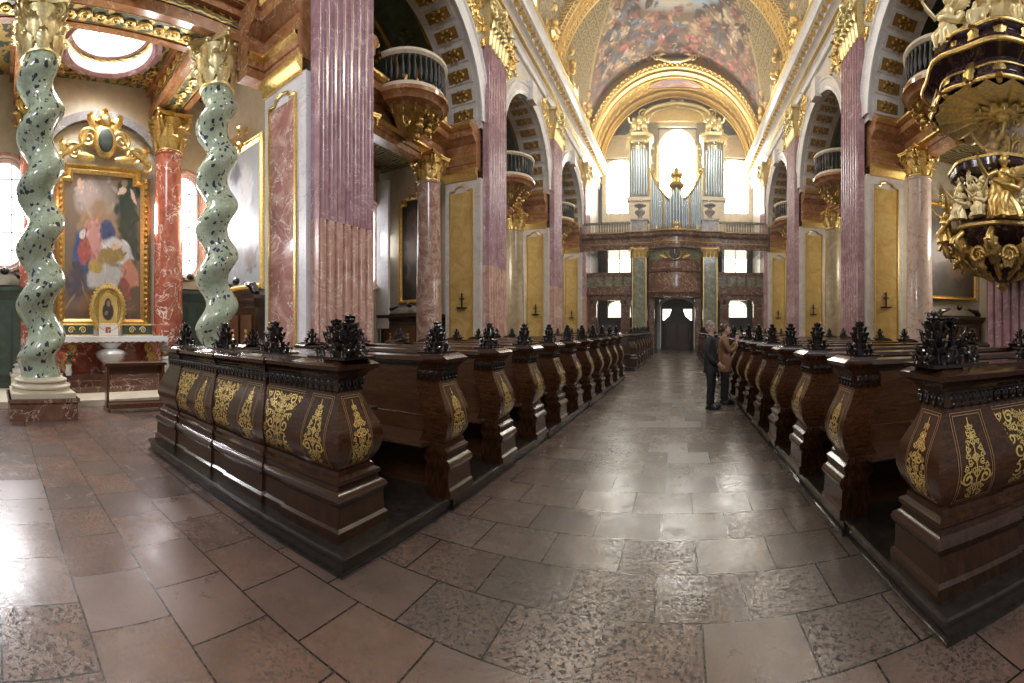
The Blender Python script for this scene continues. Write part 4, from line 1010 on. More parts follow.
# clerestory niches and gilt corbel groups above the cornice
k = 0
for sx in (-1, 1):
    XW = XL if sx < 0 else XR; f = lambda x: XW + sx*x
    for yy in (16.9, 24.6):
        t = thing('clerestory_window', f'arched clerestory window with gilt frame above the cornice over the {("second","third")[yy>20]} bay, {SIDE[sx]}', 'window', (f(-.1), yy, ZC), -sx*PI/2, 'clerestory windows')
        b = MB(); P = [(-.62,.2),(.62,.2),(.62,2.1)]+[(.62*cos(PI*i/12),2.1+.62*sin(PI*i/12)) for i in range(1,12)]+[(-.62,2.1)]
        b.add([(x,-.02,z) for x, z in P], [tuple(range(len(P)))]); b.build('pane', M['pane_dim'], t)
        g = MB(); g.tube([(x*1.08,-.06,z) for x, z in P], .10, 6, True); g.build('frame', M['gold_pale'], t)
        b = MB()
        Q = [(x*1.3, z) for x, z in P]; b.rings([[(x,-.0,z) for x, z in P], [(x*1.25,.02,z*1.02) for x, z in P]], cap0=False, cap1=False); b.box(-.85,.85,.03,.6,0,2.9); b.build('reveal', M['cream'], t)
    for yy in (15.1, 19.3, 22.6, 26.9):
        g = MB(); g.push(RZ(-sx*PI/2)); ornament(g, 1.0, 2.2, int(yy), 6)
        for q in range(6): g.blob((R.uniform(-.35,.35), -.25-R.uniform(0,.15), R.uniform(-.8,1)), R.uniform(.14,.24), n=8, m=6)
        g.blob((0,-.25,1.25), .2); g.scroll((-.3,-.3,-.9), X_, Z_, .3); g.scroll((.3,-.3,-.9), X_*-1, Z_, .3); g.box(-.4,.4,-.35,0,1.4,1.6); g.pop()
        o = g.build('gilt_vault_group', M['gold']); o.location = (f(-.18), yy, ZC+1.5)
        tag(o, f'gilt stucco group of scrolls and figures at the vault foot, {SIDE[sx]}, {int(yy)} metres from the pews\' carved front' if False else f'gilt stucco group at the vault foot {("before the second clerestory window","after the second clerestory window","before the third clerestory window","after the third clerestory window")[[15.1,19.3,22.6,26.9].index(yy)]}, {SIDE[sx]}', 'stucco group', 'gilt stucco groups at the vault foot')
# ---------------------------------------------------------------- end wall
H = []  # openings: (xc, w, z0, z1, arched)
H = [(XC+.15,2.8,10.8,16.7),(XC-4.25,2.0,10.4,14.5),(XC+4.55,2.0,10.4,14.5),(XC-4.3,1.8,5.7,7.45),(XC+4.6,1.8,5.7,7.45),(XC-4.3,1.8,2.4,3.75),(XC+4.6,1.8,2.4,3.75),(XC+.15,2.5,0,3.8)]
b = MB(); Yw = YEND
cols = [(-6.6, XC-4.25-1.0, []), (XC-5.25, XC-3.25, [(5.7,7.45),(2.4,3.75),(10.4,14.5)]), (XC-3.25, XC-1.25, []), (XC-1.25, XC+1.55, [(0,3.8),(10.8,16.7)]), (XC+1.55, XC+3.55, []), (XC+3.55, XC+5.55, [(2.4,3.75),(5.7,7.45),(10.4,14.5)]), (XC+5.55, 6.4, [])]
for xa, xb, hs in cols:
    z = 0
    for a, c_ in sorted(hs):
        if a > z: b.box(xa, xb, Yw, Yw+.5, z, a)
        z = c_
    b.box(xa, xb, Yw, Yw+.5, z, 20.3)
struct('wall_end', b, M['bluegrey'], 'grey blue plastered end wall behind the organ')
b = MB()
for x in (XC-4.25, XC+4.55): b.box(x-1.35, x+1.35, Yw-.12, Yw-.0, 9.6, 10.38); b.box(x-1.35, x-1.02, Yw-.12, Yw, 10.38, 15.4); b.box(x+1.02, x+1.35, Yw-.12, Yw, 10.38, 15.4); b.box(x-1.02, x+1.02, Yw-.12, Yw, 14.6, 15.4)
b.box(XC-2.4, XC-1.3, Yw-.2, Yw, 8, 17.2); b.box(XC+1.6, XC+2.7, Yw-.2, Yw, 8, 17.2); b.box(XC-1.3, XC+1.6, Yw-.2, Yw, 16.8, 17.2); b.box(XC-6.3,XC+6.5,Yw-.06,Yw,0,9.0) if False else None
for x in (XC-4.25, XC+4.55):
    R_ = [[(x-(1.45+o)*cos(PI*i/16), Yw-d, 15.4+(.9+o)*sin(PI*i/16)) for o, d in ((0,.0),(0,.2),(-.25,.2),(-.25,0))] for i in range(17)]
    b.rings(R_, closed=False); b.rings([[(x-1.3*cos(PI*i/16), Yw-.1, 15.4+.75*sin(PI*i/16)) for i in range(17)], [(x-1.3*cos(PI*i/16), Yw-.1, 15.38) for i in range(17)]], closed=False)
struct('trim_11', b, M['stone'], 'ochre stone surrounds of the windows behind the organ')
g = MB(); g.box(XC-2.6, XC+2.9, Yw-.5, Yw-.2, 17.1, 17.45)
P0 = [(XC+.15-2.5*cos(PI*i/20), 17.5+.95*sin(PI*i/20)) for i in range(21)]
g.tube([(x, Yw-.4, z) for x, z in P0], .16, 8); g.tube([(XC+.15+(x-XC-.15)*.8, Yw-.35, 17.5+(z-17.5)*.7) for x, z in P0], .08, 6)
g.rings([[(x, Yw-.25, z) for x, z in P0], [(x, Yw-.25, 17.4) for x, z in P0]], closed=False)
for q in (-1, 1): g.scroll((XC+.15+q*2.6,Yw-.45,17.7), X_*-q, Z_, .38); g.tube([(XC+.15+q*1.55, Yw-.25, 8.5),(XC+.15+q*1.55,Yw-.25,15.4)], .1, 6)
g.push(T(XC+.15,Yw-.45,18.5)); ornament(g, 1.6, .7, 9, 3); g.pop()
o = g.build('window_pediment', M['gold_pale']); tag(o, 'pale gilt curved pediment over the tall central window behind the organ', 'pediment')
def end_window(n, x, w, z0, z1, arched, label, mat='pane', bars=2, rows=4):
    y = Yw+.3
    b = MB(); r = w/2
    if arched: P = [(x-r,z0),(x+r,z0)]+[(x+r*cos(PI*i/12), z1-arched*(1-sin(PI*i/12))) for i in range(13)]
    else: P = [(x-r,z0),(x+r,z0),(x+r,z1),(x-r,z1)]
    b.add([(px,y,pz) for px, pz in P], [tuple(range(len(P)))]); root = struct(f'window_{n}', b, M[mat], label)
    g = MB()
    for k in range(1, bars): g.box(x-r+w*k/bars-.035, x-r+w*k/bars+.035, y-.08, y-.02, z0, z1)
    for k in range(1, rows): z = z0+(z1-z0)*k/rows; g.box(x-r, x+r, y-.07, y-.02, z-.022, z+.022)
    g.tube([(px,y-.1,pz) for px, pz in P], .07, 6, True); g.build('window_frame', M['stone'], root)
    if arched:
        g = MB(); top = [p for p in P[2:]]
        g.rings([[(px,Yw+.02,pz) for px, pz in top], [(px,Yw+.02,z1+.02) for px, pz in top]], closed=False); g.rings([[(px,Yw+.02,pz) for px, pz in top], [(px,y,pz) for px, pz in top]], closed=False)
        g.build('window_head', M['stone'], root)
end_window(20, XC+.15, 2.8, 10.8, 16.7, 1.4, 'tall arched central window glowing with daylight behind the organ', bars=3, rows=7)
end_window(21, XC-4.25, 2.0, 10.4, 14.5, .45, 'bright upper window beside the organ pipe tower, side-altar side', rows=6)
end_window(22, XC+4.55, 2.0, 10.4, 14.5, .45, 'bright upper window beside the organ pipe tower, pulpit side', rows=6)
end_window(23, XC-4.3, 1.8, 5.7, 7.45, 0, 'bright square window above the mezzanine, side-altar side', 'pane_dim', rows=2)
end_window(24, XC+4.6, 1.8, 5.7, 7.45, 0, 'bright square window above the mezzanine, pulpit side', 'pane_dim', rows=2)
end_window(25, XC-4.3, 1.8, 2.4, 3.75, .55, 'low arched window under the mezzanine, side-altar side', 'pane_dim', bars=1, rows=3)
end_window(26, XC+4.6, 1.8, 2.4, 3.75, .55, 'low arched window under the mezzanine, pulpit side', 'pane_dim', bars=1, rows=3)
# wooden entrance doors with two small lit panes
b = MB(); x = XC+.15; b.box(x-1.25,x+1.25,Yw+.05,Yw+.2,0,3.8)
d = struct('door_1', b, M['wood'], 'dark wooden entrance doors under the organ gallery')
for q in (-1, 1):
    b = MB(); b.box(x+q*.78-.32,x+q*.78+.32,Yw+.03,Yw+.05,2.2,3.05); b.build('pane', M['pane_dim'], d)
    b = MB(); b.box(x+q*.62-.5,x+q*.62+.5,Yw+.0,Yw+.05,.3,1.9); b.build('door_panel', M['wood_brown'], d)
b = MB(); R_ = [[(x-(1.32+o)*cos(PI*i/16), Yw-dd, 3.1+(.75+o)*sin(PI*i/16)) for o, dd in ((0,0),(0,.15),(.22,.15),(.22,0))] for i in range(17)]
b.rings(R_, closed=False); b.box(x-1.55,x-1.3,Yw-.15,Yw,0,3.1); b.box(x+1.3,x+1.55,Yw-.15,Yw,0,3.1)
struct('trim_12', b, M['white'], 'white arched surround of the entrance doors')
t = thing('door_screen', 'dark carved wooden draught screen standing inside the entrance doors', 'screen', (x, 32.2, 0))
b = MB(); b.box(-.95,.95,-.1,.1,0,2.2); P = [(-.95,2.2),(.95,2.2),(.6,2.5),(.45,2.9),(.2,3.0),(0,3.3),(-.2,3.0),(-.45,2.9),(-.6,2.5)]; b.rings([[(a,-.1,c_) for a, c_ in P],[(a,.1,c_) for a, c_ in P]]); b.build('body', M['wood'], t)
for q in (-1, 1): b = MB(); b.box(q*.45-.35,q*.45+.35,-.14,-.1,.3,1.9); b.build('door_leaf', M['wood_brown'], t)

# ---------------------------------------------------------------- organ gallery
G = 27.3
b = MB(); b.box(XL, XR, G+.1, YEND, 6.9, 7.25); struct('slab_1', b, M['brownm'], 'floor of the organ gallery')
b = MB(); b.box(XL, -2.9, G+.5, YEND, 3.75, 3.95); b.box(2.5, XR, G+.5, YEND, 3.75, 3.95); b.box(-2.9, 2.5, G+.6, G+1.6, 3.75, 3.95); struct('slab_2', b, M['brownm'], 'floor of the mezzanine under the gallery')
PRE = [(0,6.55),(.05,6.55),(.06,6.75),(.10,6.77),(.10,6.9),(.04,6.92),(.04,7.2),(.12,7.26),(.26,7.32),(.28,7.46),(.36,7.52),(.36,7.6),(0,7.6)]
bow = [(-1.85+3.3*i/12, G-.25-.55*sin(PI*i/12)) for i in range(13)]
path = [(XL, G), (-2.95, G), (-2.95, G-.3), (-1.85, G-.3)] + bow[1:-1] + [(1.45, G-.3), (2.55, G-.3), (2.55, G), (XR, G)]
t = thing('organ_gallery', 'brown marble organ gallery with bowed centre spanning the end of the nave', 'gallery', (0,0,0))
b = MB(); b.sweep(path, PRE); b.build('entablature', M['brownm'], t)
b = MB(); b.sweep(path, [(.10,6.88),(.14,6.9),(.14,6.94),(.08,6.95)]); b.sweep(path, [(.30,7.5),(.38,7.55),(.38,7.6),(.3,7.61)]); b.build('gilt_edge', M['gold_dark'], t)
for (xa, xb) in ((XL+.1, -3.0), (2.6, XR-.1)):
    b = MB(); b.box(xa, xb, G-.02, G+.16, 7.6, 7.7); b.box(xa, xb, G-.04, G+.18, 8.22, 8.34); n = int((xb-xa)/.16)
    b.build('balustrade_rail', M['green'], t)
    b = MB()
    for i in range(n): b.lathe([(.025,7.7),(.05,7.76),(.03,7.82),(.06,7.95),(.03,8.1),(.05,8.18),(.05,8.22)], 6, c=(xa+(i+.5)*(xb-xa)/n, G+.07, 0))
    b.build('balusters', M['stone'], t)
# mezzanine parapets, wall between, lower entablature
for (xa, xb, yq) in ((XL+.05, -2.9, G+.5), (2.5, XR-.05, G+.5)):
    b = MB(); b.box(xa, xb, yq, yq+.2, 4.15, 5.05); b.box(xa, xb, yq-.08, yq+.25, 5.05, 5.2); b.box(xa, xb, yq-.1, yq+.2, 3.95, 4.15); b.box(xa, xb, yq-.05, yq+.2, 3.4, 3.75); b.box(xa, xb, yq-.2, yq+.2, 3.75, 3.95); b.build('mezzanine_parapet', M['brownm'], t)
    g = MB()
    for i in range(5):
        x = xa+(i+.5)*(xb-xa)/5; g.box(x-.24, x+.24, yq-.03, yq, 4.3, 4.9)
    g.build('parapet_panel', M['green'], t)
    # posts carrying the mezzanine
    for x in (xa+.35, xb-.35, (xa+xb)/2-.95, (xa+xb)/2+.95):
        c_ = MB(); c_.cbox((x, yq+.1, 1.7), .3, .3, 3.4); c_.box(x-.22,x+.22,yq-.12,yq+.32,0,.4); c_.box(x-.2,x+.2,yq-.1,yq+.3,3.2,3.4); c_.build('post', M['brownm'], t)
b = MB(); n = 12
inner = [(-1.85+3.3*i/n, G+.05-.5*sin(PI*i/n)) for i in range(n+1)]
b.sweep(inner, [(-.2,3.95),(0,3.95),(.02,4.3),(.0,4.4),(.0,5.1),(.1,5.15),(.14,5.3),(.0,5.35),(.0,5.9),(-.2,5.9)]); b.sweep(inner, [(-.2,3.55),(.02,3.55),(.06,3.75),(.16,3.85),(.16,3.95),(-.2,3.95)]); b.build('bowed_parapet', M['brownm'], t)
b = MB(); b.sweep(inner, [(-.2,5.9),(.02,5.9),(.03,6.56),(-.2,6.56)]); b.build('bowed_frieze', M['green'], t)
b = MB(); b.box(-1.85,-1.5,G+.2,G+.6,0,3.6); b.build('door_post', M['brownm'], t); b = MB(); b.box(1.1,1.45,G+.2,G+.6,0,3.6); b.build('door_post', M['brownm'], t)
tt = thing('gallery_clock', 'round dark clock face on the bowed front of the organ gallery', 'clock', (XC, G-.52, 6.22))
b = MB(); b.push(RX(PI/2)); b.lathe([(0,0),(.36,0),(.36,.05),(0,.06)], 28); b.pop(); b.build('face', M['iron'], tt)
b = MB(); b.tube([(.40*cos(2*PI*i/28),-.05,.40*sin(2*PI*i/28)) for i in range(28)], .06, 6, True)
for q in (-1, 1): b.scroll((q*.62,-.03,-.05), X_*-q, Z_, .2); b.leaf((q*.5,-.03,-.3),(0,-1,0),(q*1,0,.4),.2,.5,.4)
b.build('gilt_surround', M['gold_dark'], tt)
b = MB(); b.tube([(0,-.08,0),(.0,-.08,.24)], .014, 5); b.tube([(0,-.08,0),(.13,-.08,-.08)], .016, 5); b.build('hands', M['gold'], tt)
for sx, x in ((-1, -2.4), (1, 2.0)):
    t = thing('gallery_pier', f'square green marble pier with gilded capital carrying the organ gallery, {SIDE[sx]}', 'pier', (x, G-.05, 0))
    b = MB(); b.box(-.55,.55,-.45,.45,0,.8); b.box(-.50,.50,-.40,.40,.8,1.0); b.build('base', M['brownm'], t)
    b = MB(); b.box(-.45,.45,-.36,.36,1.0,6.0); b.box(-.28,.28,-.40,-.36,1.2,5.8); b.build('shaft', M['green'], t)
    b = MB()
    for q in (-1, 1): b.box(q*.42-.03,q*.42+.03,-.385,-.33,1.0,6.0)
    for k in range(4):
        for tier in range(2): b.leaf((-.36+.24*k, -.36, 6.0+.22*tier), (0,-1,0), (0,-.15,1), .24, .36, .6)
    for q in (-1, 1): b.scroll((q*.45,-.5,6.45), X_*-q, Z_, .17); b.leaf((q*.45,-.1,6.0),(q,0,0),(q*.15,0,1),.4,.5,.5)
    b.box(-.55,.55,-.48,.48,6.5,6.58); b.box(-.42,.42,-.36,.36,6.0,6.5); b.build('capital', M['gold'], t, 60)
    t = thing('gallery_finial', f'dark urn-shaped finial on its pedestal at the foot of the organ pipe tower, {SIDE[sx]}', 'urn', (x, G+.1, 7.6))
    b = MB(); b.box(-.5,.5,-.4,.4,0,.75); b.box(-.56,.56,-.46,.46,.72,.82); b.build('pedestal', M['grey'], t)
    b = MB(); b.lathe([(.3,.82),(.32,.95),(.15,1.05),(.2,1.2),(.42,1.4),(.46,1.6),(.3,1.72),(.14,1.8),(.2,1.95),(.5,2.05),(.54,2.15),(.2,2.22),(.1,2.4),(.14,2.5),(.02,2.7)], 18); b.v = [(x*.72, y*.72, .82+(z-.82)*.72) for x, y, z in b.v]; b.build('urn', M['grey'], t)
# ---------------------------------------------------------------- organ
t = thing('organ', 'pipe organ with two tall pipe towers and low curved middle case before the window', 'organ', (XC+.1, 29.8, 7.25))
def pipe(x, y, z0, z1, r, par):
    r = r*1.0
    b = MB(); b.lathe([(.02,z0),(r,z0+.35),(r,z1),(r*.9,z1)], 10, c=(x,y,0)); b.box(x-r*.35,x+r*.35,y-r*1.02,y-r*.9,z0+.38,z0+.55); o = b.build('pipe', M['lead'], par); return o
for q in (-1, 1):
    cx = q*2.55
    b = MB(); b.box(cx-.72,cx+.72,-.4,.7,0,3.0); b.box(cx-.82,cx+.82,-.5,.7,3.0,3.25); b.box(cx-.72,cx-.62,-.1,.7,3.25,7.3); b.box(cx+.62,cx+.72,-.1,.7,3.25,7.3); b.box(cx-.7,cx+.7,.5,.7,3.25,7.3); b.build('tower_case', M['stone'], t)
    for i in range(7):
        u = (i-3)/3; pipe(cx+u*.50, -.18-.2*(1-u*u), 3.25, 7.0-.5*abs(u)**.8, .082-.01*abs(u), t)
    b = MB(); b.sweep([(cx-.72,.6),(cx-.72,-.2),(cx-.4,-.5),(cx+.4,-.5),(cx+.72,-.2),(cx+.72,.6)], [(-.1,7.0),(0,7.0),(.05,7.2),(.2,7.35),(.22,7.55),(-.1,7.6)])
    b.push(T(cx,-.45,6.95)); ornament(b, 1.2, .7, 3, 3); b.pop(); b.push(T(cx,-.2,8.05)); ornament(b, 1.3, 1.1, 7, 4)
    for s_ in (-1, 1): b.blob((s_*.35,-.1,.1),.22,.2,.34); b.blob((s_*.35,-.12,.52),.13); b.tube([(s_*.35,-.1,.25),(s_*.65,-.2,.35),(s_*.7,-.25,.6)], .07, 6); b.tube([(s_*.3,-.1,-.1),(s_*.55,-.3,-.3),(s_*.5,-.3,-.6)], .1, 6)
    b.blob((0,-.05,.5),.2,.2,.3); b.pop()
    for s_ in (-1, 1):
        b.push(T(cx+s_*.85,-.1,5.2)); ornament(b, .35, 3.4, 11, 7); b.pop()
    b.build('tower_crown', M['gold_pale'], t)
b = MB(); b.box(-1.8,1.8,-.3,.9,0,.95); b.box(-1.86,1.86,-.36,.9,.95,1.1); b.build('middle_case', M['green'], t)
N = 27
top = lambda u: 1.9+2.3*abs(u)**2.2
for i in range(N):
    u = (i-(N-1)/2)/((N-1)/2)
    if abs(u) < .2: continue
    pipe(u*1.72, -.2, 1.1, 1.1+top(u)-.04, .066, t)
for i in range(5): pipe((i-2)*.20, -.42+.03*abs(i-2), 1.1, 4.1-.45*abs(i-2), .098, t)
b = MB(); b.tube([(u/20*1.8, -.22, 1.15+top(u/20)-.1) for u in range(-20, 21)], .09, 6)
for u in range(-9, 10, 2): b.scroll((u/10*1.8,-.3,1.2+top(u/10)), X_*(1 if u > 0 else -1), Z_, .15, 1.4, .3)
for u in (-1.8, -.9, -.35, .35, .9, 1.8): b.tube([(u,-.28,1.1),(u,-.28,1.1+top(u/1.8)-.1)], .05, 6)
b.box(-.5,.5,-.25,-.05,1.1,3.3); b.box(-.36,.36,-.28,-.05,3.3,3.9); b.lathe([(.3,3.85),(.52,3.95),(.56,4.1),(.34,4.2),(.30,4.5),(.44,4.65),(.40,4.85),(.16,4.95),(.2,5.1),(.02,5.3)], 12, c=(0,-.3,0)); b.push(T(0,-.4,1.25)); ornament(b, 3.2, .3, 3, 2); b.pop()
b.build('gilt_carving', M['gold_dark'], t)
# ---------------------------------------------------------------- pews
ZK = .15
PROF = [(.17,0),(.17,.07),(.15,.09),(.145,.23),(.16,.25),(.17,.28),(.155,.31),(.12,.33),(.115,.36),(.13,.375),(.13,.40),(.095,.42),(.09,.45),(.07,.46),(.085,.48),(.12,.54),(.142,.61),(.145,.67),(.125,.75),(.09,.83),(.055,.90),(.03,.96),(.022,1.0),(.035,1.01),(.035,1.10),(.05,1.11),(.06,1.13),(.10,1.16),(.12,1.17),(.125,1.20),(.09,1.22),(.05,1.24),(0,1.245)]
def out(z):
    for (a, za), (b_, zb) in zip(PROF, PROF[1:]):
        if za <= z <= zb and zb > za: return a+(b_-a)*(z-za)/(zb-za)
    return 0
FACEZ = (.46, 1.0)
PLO = [p for p in PROF if p[1] <= .46]; PMID = [p for p in PROF if .46 <= p[1] <= 1.0]; PHI = [p for p in PROF if p[1] >= 1.0]
def filigree(mb, mapf, region, seed, wid=.0055, dens=60, rmax=.07):
    """brass scrolls filling half of a mirrored region; region(z)->half width, z range"""
    R = random.Random(seed); z0, z1, hwf = region; C = []
    for _ in range(dens*14):
        z = R.uniform(z0, z1); hw = hwf((z-z0)/(z1-z0))
        if hw < .012: continue
        x = R.uniform(.012, hw); r = min(rmax, x-.001, hw-x+.006, (z-z0)+.01, (z1-z)+.01)
        if C: r = min(r, min(math.hypot(x-a, z-c)-q for a, c, q in C))
        if r > .014: C.append((x, z, r))
        if len(C) >= dens: break
    def ribbon(pts, w0, w1):
        vs = []; n = len(pts)
        for i, (x, z) in enumerate(pts):
            a = pts[max(0, i-1)]; b_ = pts[min(n-1, i+1)]; dx, dz = b_[0]-a[0], b_[1]-a[1]; L = math.hypot(dx, dz) or 1
            w = w0+(w1-w0)*i/(n-1); nx, nz = -dz/L*w, dx/L*w
            vs += [mapf(x+nx, z+nz), mapf(x-nx, z-nz)]
        mb.add(vs, [(2*i, 2*i+1, 2*i+3, 2*i+2) for i in range(n-1)])
    for (x, z, r) in C:
        a0 = R.uniform(0, 6.28); sg = R.choice((-1, 1)); ww = min(wid, r*.14)
        P = [(x+r*.95*(1-.75*i/16)*cos(a0+sg*i/16*8.2), z+r*.95*(1-.75*i/16)*sin(a0+sg*i/16*8.2)) for i in range(17)]
        for m in (1, -1):
            ribbon([(m*px, pz) for px, pz in P], ww, ww*1.5)
            for k in range(3):
                b0 = a0+2.1*k; ribbon([(m*(x+r*.75*cos(b0)), z+r*.75*sin(b0)), (m*(x+r*1.05*cos(b0+.25)), z+r*1.05*sin(b0+.25)), (m*(x+r*1.3*cos(b0+.6)), z+r*1.3*sin(b0+.6))], ww*1.6, ww*.2)
    P = [(0, z0+(z1-z0)*i/10) for i in range(11)]; ribbon(P, wid*.8, wid*.6)
    for k in range(5):
        z = z0+(z1-z0)*(k+.5)/5; q = min(.02, hwf((k+.5)/5)*.4)
        for m in (1, -1): ribbon([(0, z-q), (m*q, z), (0, z+q*1.6)], wid*.9, wid*.5)
def stringing(mb, mapf, hw0, hw1, z0, z1, w=.0022):
    for g_ in (0, .016):
        L = [(hw0+(hw1-hw0)*(i/16)+g_, z0-g_+(z1-z0+2*g_)*i/16) for i in range(17)]
        for m in (1, -1):
            vs = []
            for x, z in L: vs += [mapf(m*(x-w), z), mapf(m*(x+w), z)]
            mb.add(vs, [(2*i, 2*i+1, 2*i+3, 2*i+2) for i in range(16)])
        for z in (z0-g_, z1+g_):
            h_ = (hw0 if z < .7 else hw1)+g_; vs = []
            for i in range(9): x = -h_+2*h_*i/8; vs += [mapf(x, z-w), mapf(x, z+w)]
            mb.add(vs, [(2*i, 2*i+1, 2*i+3, 2*i+2) for i in range(8)])
def outline_rib(mb, mapf, region, w=.003, grow=.016):
    z0, z1, hwf = region; 
    for g_ in (grow, grow+.014):
        L = [(hwf(i/14)+g_, z0-.01+(z1-z0+.02)*i/14) for i in range(15)]
        for m in (1, -1):
            vs = []
            for x, z in L: vs += [mapf(m*(x-w/2), z), mapf(m*(x+w/2), z)]
            mb.add(vs, [(2*i, 2*i+1, 2*i+3, 2*i+2) for i in range(14)])
bulb = lambda s: lambda t: s*(.55+.45*sin(min(1, max(0, t)/.25)*PI*.5)) if t < .25 else s*max(0, 1-(t-.25)/.75)**.85
fan = lambda s: lambda t: s*(.62+.38*abs(cos(t*PI)))*(1.0-.12*(1-t))
def carved_band(mb, mapf, L, n, z=1.055):
    for i in range(n):
        u = -L/2+L*(i+.5)/n
        for q in (-1, 1):
            p = Vector(mapf(u+q*L/n*.2, z)); mb.blob(p, .013, .010, .024, 6, 4); mb.scroll(Vector(mapf(u+q*L/n*.22, z+.02)), (Vector(mapf(u+.01, z))-Vector(mapf(u, z))).normalized()*q, Z_, .015, 1.3, .25, 0, 9, nn=4)
        p = Vector(mapf(u, z+.02)); mb.blob(p, .010, .012, .016, 6, 4); p = Vector(mapf(u, z-.035)); mb.blob(p, .012, .014, .024, 6, 4)
def finial(mb, w, d, h, seed=0):
    """bushy openwork cresting of curled leaves, standing on z=0, pointed at the top"""
    R = random.Random(seed)
    mb.box(-w*.5, w*.5, -d*.5, d*.5, 0, h*.06)
    mb.lathe([(h*.16,0),(h*.13,h*.3),(h*.09,h*.6),(h*.06,h*.85),(0,h*.95)], 8)
    def env(z): return (1-z)**.8*(1+.25*sin(z*14))
    for lv in range(6):
        z = .04+.15*lv; rw = w*.44*env(z); rd = d*.42*env(z); n = max(5, 11-lv)
        for k in range(n):
            a = 2*PI*(k+.5*(lv % 2))/n; o_ = Vector((cos(a), sin(a), 0)); p = Vector((rw*cos(a), rd*sin(a), z*h))
            mb.leaf(p*1.0-o_*h*.03, o_, (o_.x*.25, o_.y*.25, 1), h*.15, h*.20, .45, 3, 2, 9)
            if k % 2: mb.blob(p+o_*h*.02+Z_*h*.14, h*.038, n=6, m=4)
    for q in (-1, 1):
        mb.scroll((q*w*.40, 0, h*.16), X_*-q, Z_, h*.13, 1.5, .28, .6, 14, nn=5); mb.scroll((q*w*.24, 0, h*.48), X_*q, Z_, h*.12, 1.4, .28, .9, 12, nn=5)
    for k in range(6):
        a = 2*PI*k/6; mb.blob((h*.085*cos(a), h*.085*sin(a), h*.88), h*.05, n=6, m=4)
    mb.blob((0,0,h*.97), h*.05, n=6, m=4)
def pew(sx, length, label, detail=True):
    """sx=-1: the aisle lies towards +x of the row; the sitter faces -y"""
    a = -sx; t = thing('pew', label, 'pew', (0,0,0), 0, 'pews')
    hx, hy = .09, .155; fy = .32
    def block(b, prof, cx=0, a_=a):
        n0 = len(b.mi); b.rings([[(cx+a_*(hx+o-(.24 if sx_ < 0 else 0)), a_*sy_*(hy+fy*o), z) for sx_, sy_ in ((-1,-1),(1,-1),(1,1),(-1,1))] for o, z in prof])
        for k_, (p0, p1) in enumerate(zip(prof, prof[1:])):
            if p0[1] >= .46 and p1[1] <= 1.0:
                for q_ in range(4): b.mi[n0+4*k_+q_] = 1
    b = MB(); b.push(T(0,0,ZK)); block(b, PROF); b.pop(); e = b.build('end_panel', [M['wood'], M['wood_face']], t)
    b = MB(); mp = lambda u, z: (a*(hx+out(z)+.003), u, ZK+z); filigree(b, mp, (.50, .93, bulb(.105)), 3, .0045, 26, .045)
    b.build('inlay', M['inlay'], e)
    b = MB(); stringing(b, mp, .125, .10, .485, .955); b.build('stringing', M['stringing'], e)
    b = MB(); carved_band(b, lambda u, z: (a*(hx+.04), u, ZK+z), .30, 5)
    for q in (-1, 1): carved_band(b, lambda u, z: (u, q*(hy+.012), ZK+z), .2, 3)
    b.push(T(0,0,ZK+1.24) @ RZ(PI/2)); finial(b, .34, .22, .29, 2); b.pop(); b.build('finial', M['wood_carved'], t)
    b = MB(); xo = -a*length
    b.push(T(xo,0,ZK)); block(b, PROF, 0, -a); b.pop(); b.build('end_panel', [M['wood'], M['wood_face']], t)
    b = MB(); b.push(T(xo,0,ZK+1.24) @ RZ(PI/2)); finial(b, .30, .2, .22, 4); b.pop(); b.build('finial', M['wood_carved'], t)
    xa, xb = sorted((a*.02, -a*(length+.02)))
    b = MB(); b.add([(xa,.10,ZK+.4),(xb,.10,ZK+.4),(xb,.19,ZK+1.13),(xa,.19,ZK+1.13),(xa,.13,ZK+.0),(xb,.13,ZK+0),(xb,.22,ZK+1.13),(xa,.22,ZK+1.13)], [(0,1,2,3),(4,7,6,5),(0,4,5,1),(3,2,6,7),(0,3,7,4),(1,5,6,2)])
    n = 3; w = (xb-xa)/n
    for k in range(n):
        x0 = xa+w*k+.1; x1 = xa+w*(k+1)-.1
        for (p0, p1) in (((x0,.62),(x1,.62)),((x1,.62),(x1,1.02)),((x1,1.02),(x0,1.02)),((x0,1.02),(x0,.62))):
            b.tube([(p0[0], .105+.122*(p0[1]-.4)+.005, ZK+p0[1]), (p1[0], .105+.122*(p1[1]-.4)+.005, ZK+p1[1])], .012, 4)
    b.build('backrest', M['wood_back'], t)
    b = MB(); b.sweep([(xa,.20),(xb,.20)], [(-.07,ZK+1.12),(.05,ZK+1.12),(.07,ZK+1.15),(.05,ZK+1.19),(-.07,ZK+1.20)]); b.build('top_rail', M['wood'], t)
    b = MB(); b.box(xa,xb,-.28,.12,ZK+.43,ZK+.465); b.tube([(xa,-.28,ZK+.448),(xb,-.28,ZK+.448)], .02, 6); b.box(xa,xb,-.02,.02,ZK,ZK+.43); b.build('seat', M['wood_back'], t)
    b = MB(); b.box(xa,xb,.28,.50,ZK+.10,ZK+.15); b.box(xa,xb,.21,.46,ZK+.80,ZK+.83); b.build('kneeler_board', M['wood_back'], t)
    return reg(t)
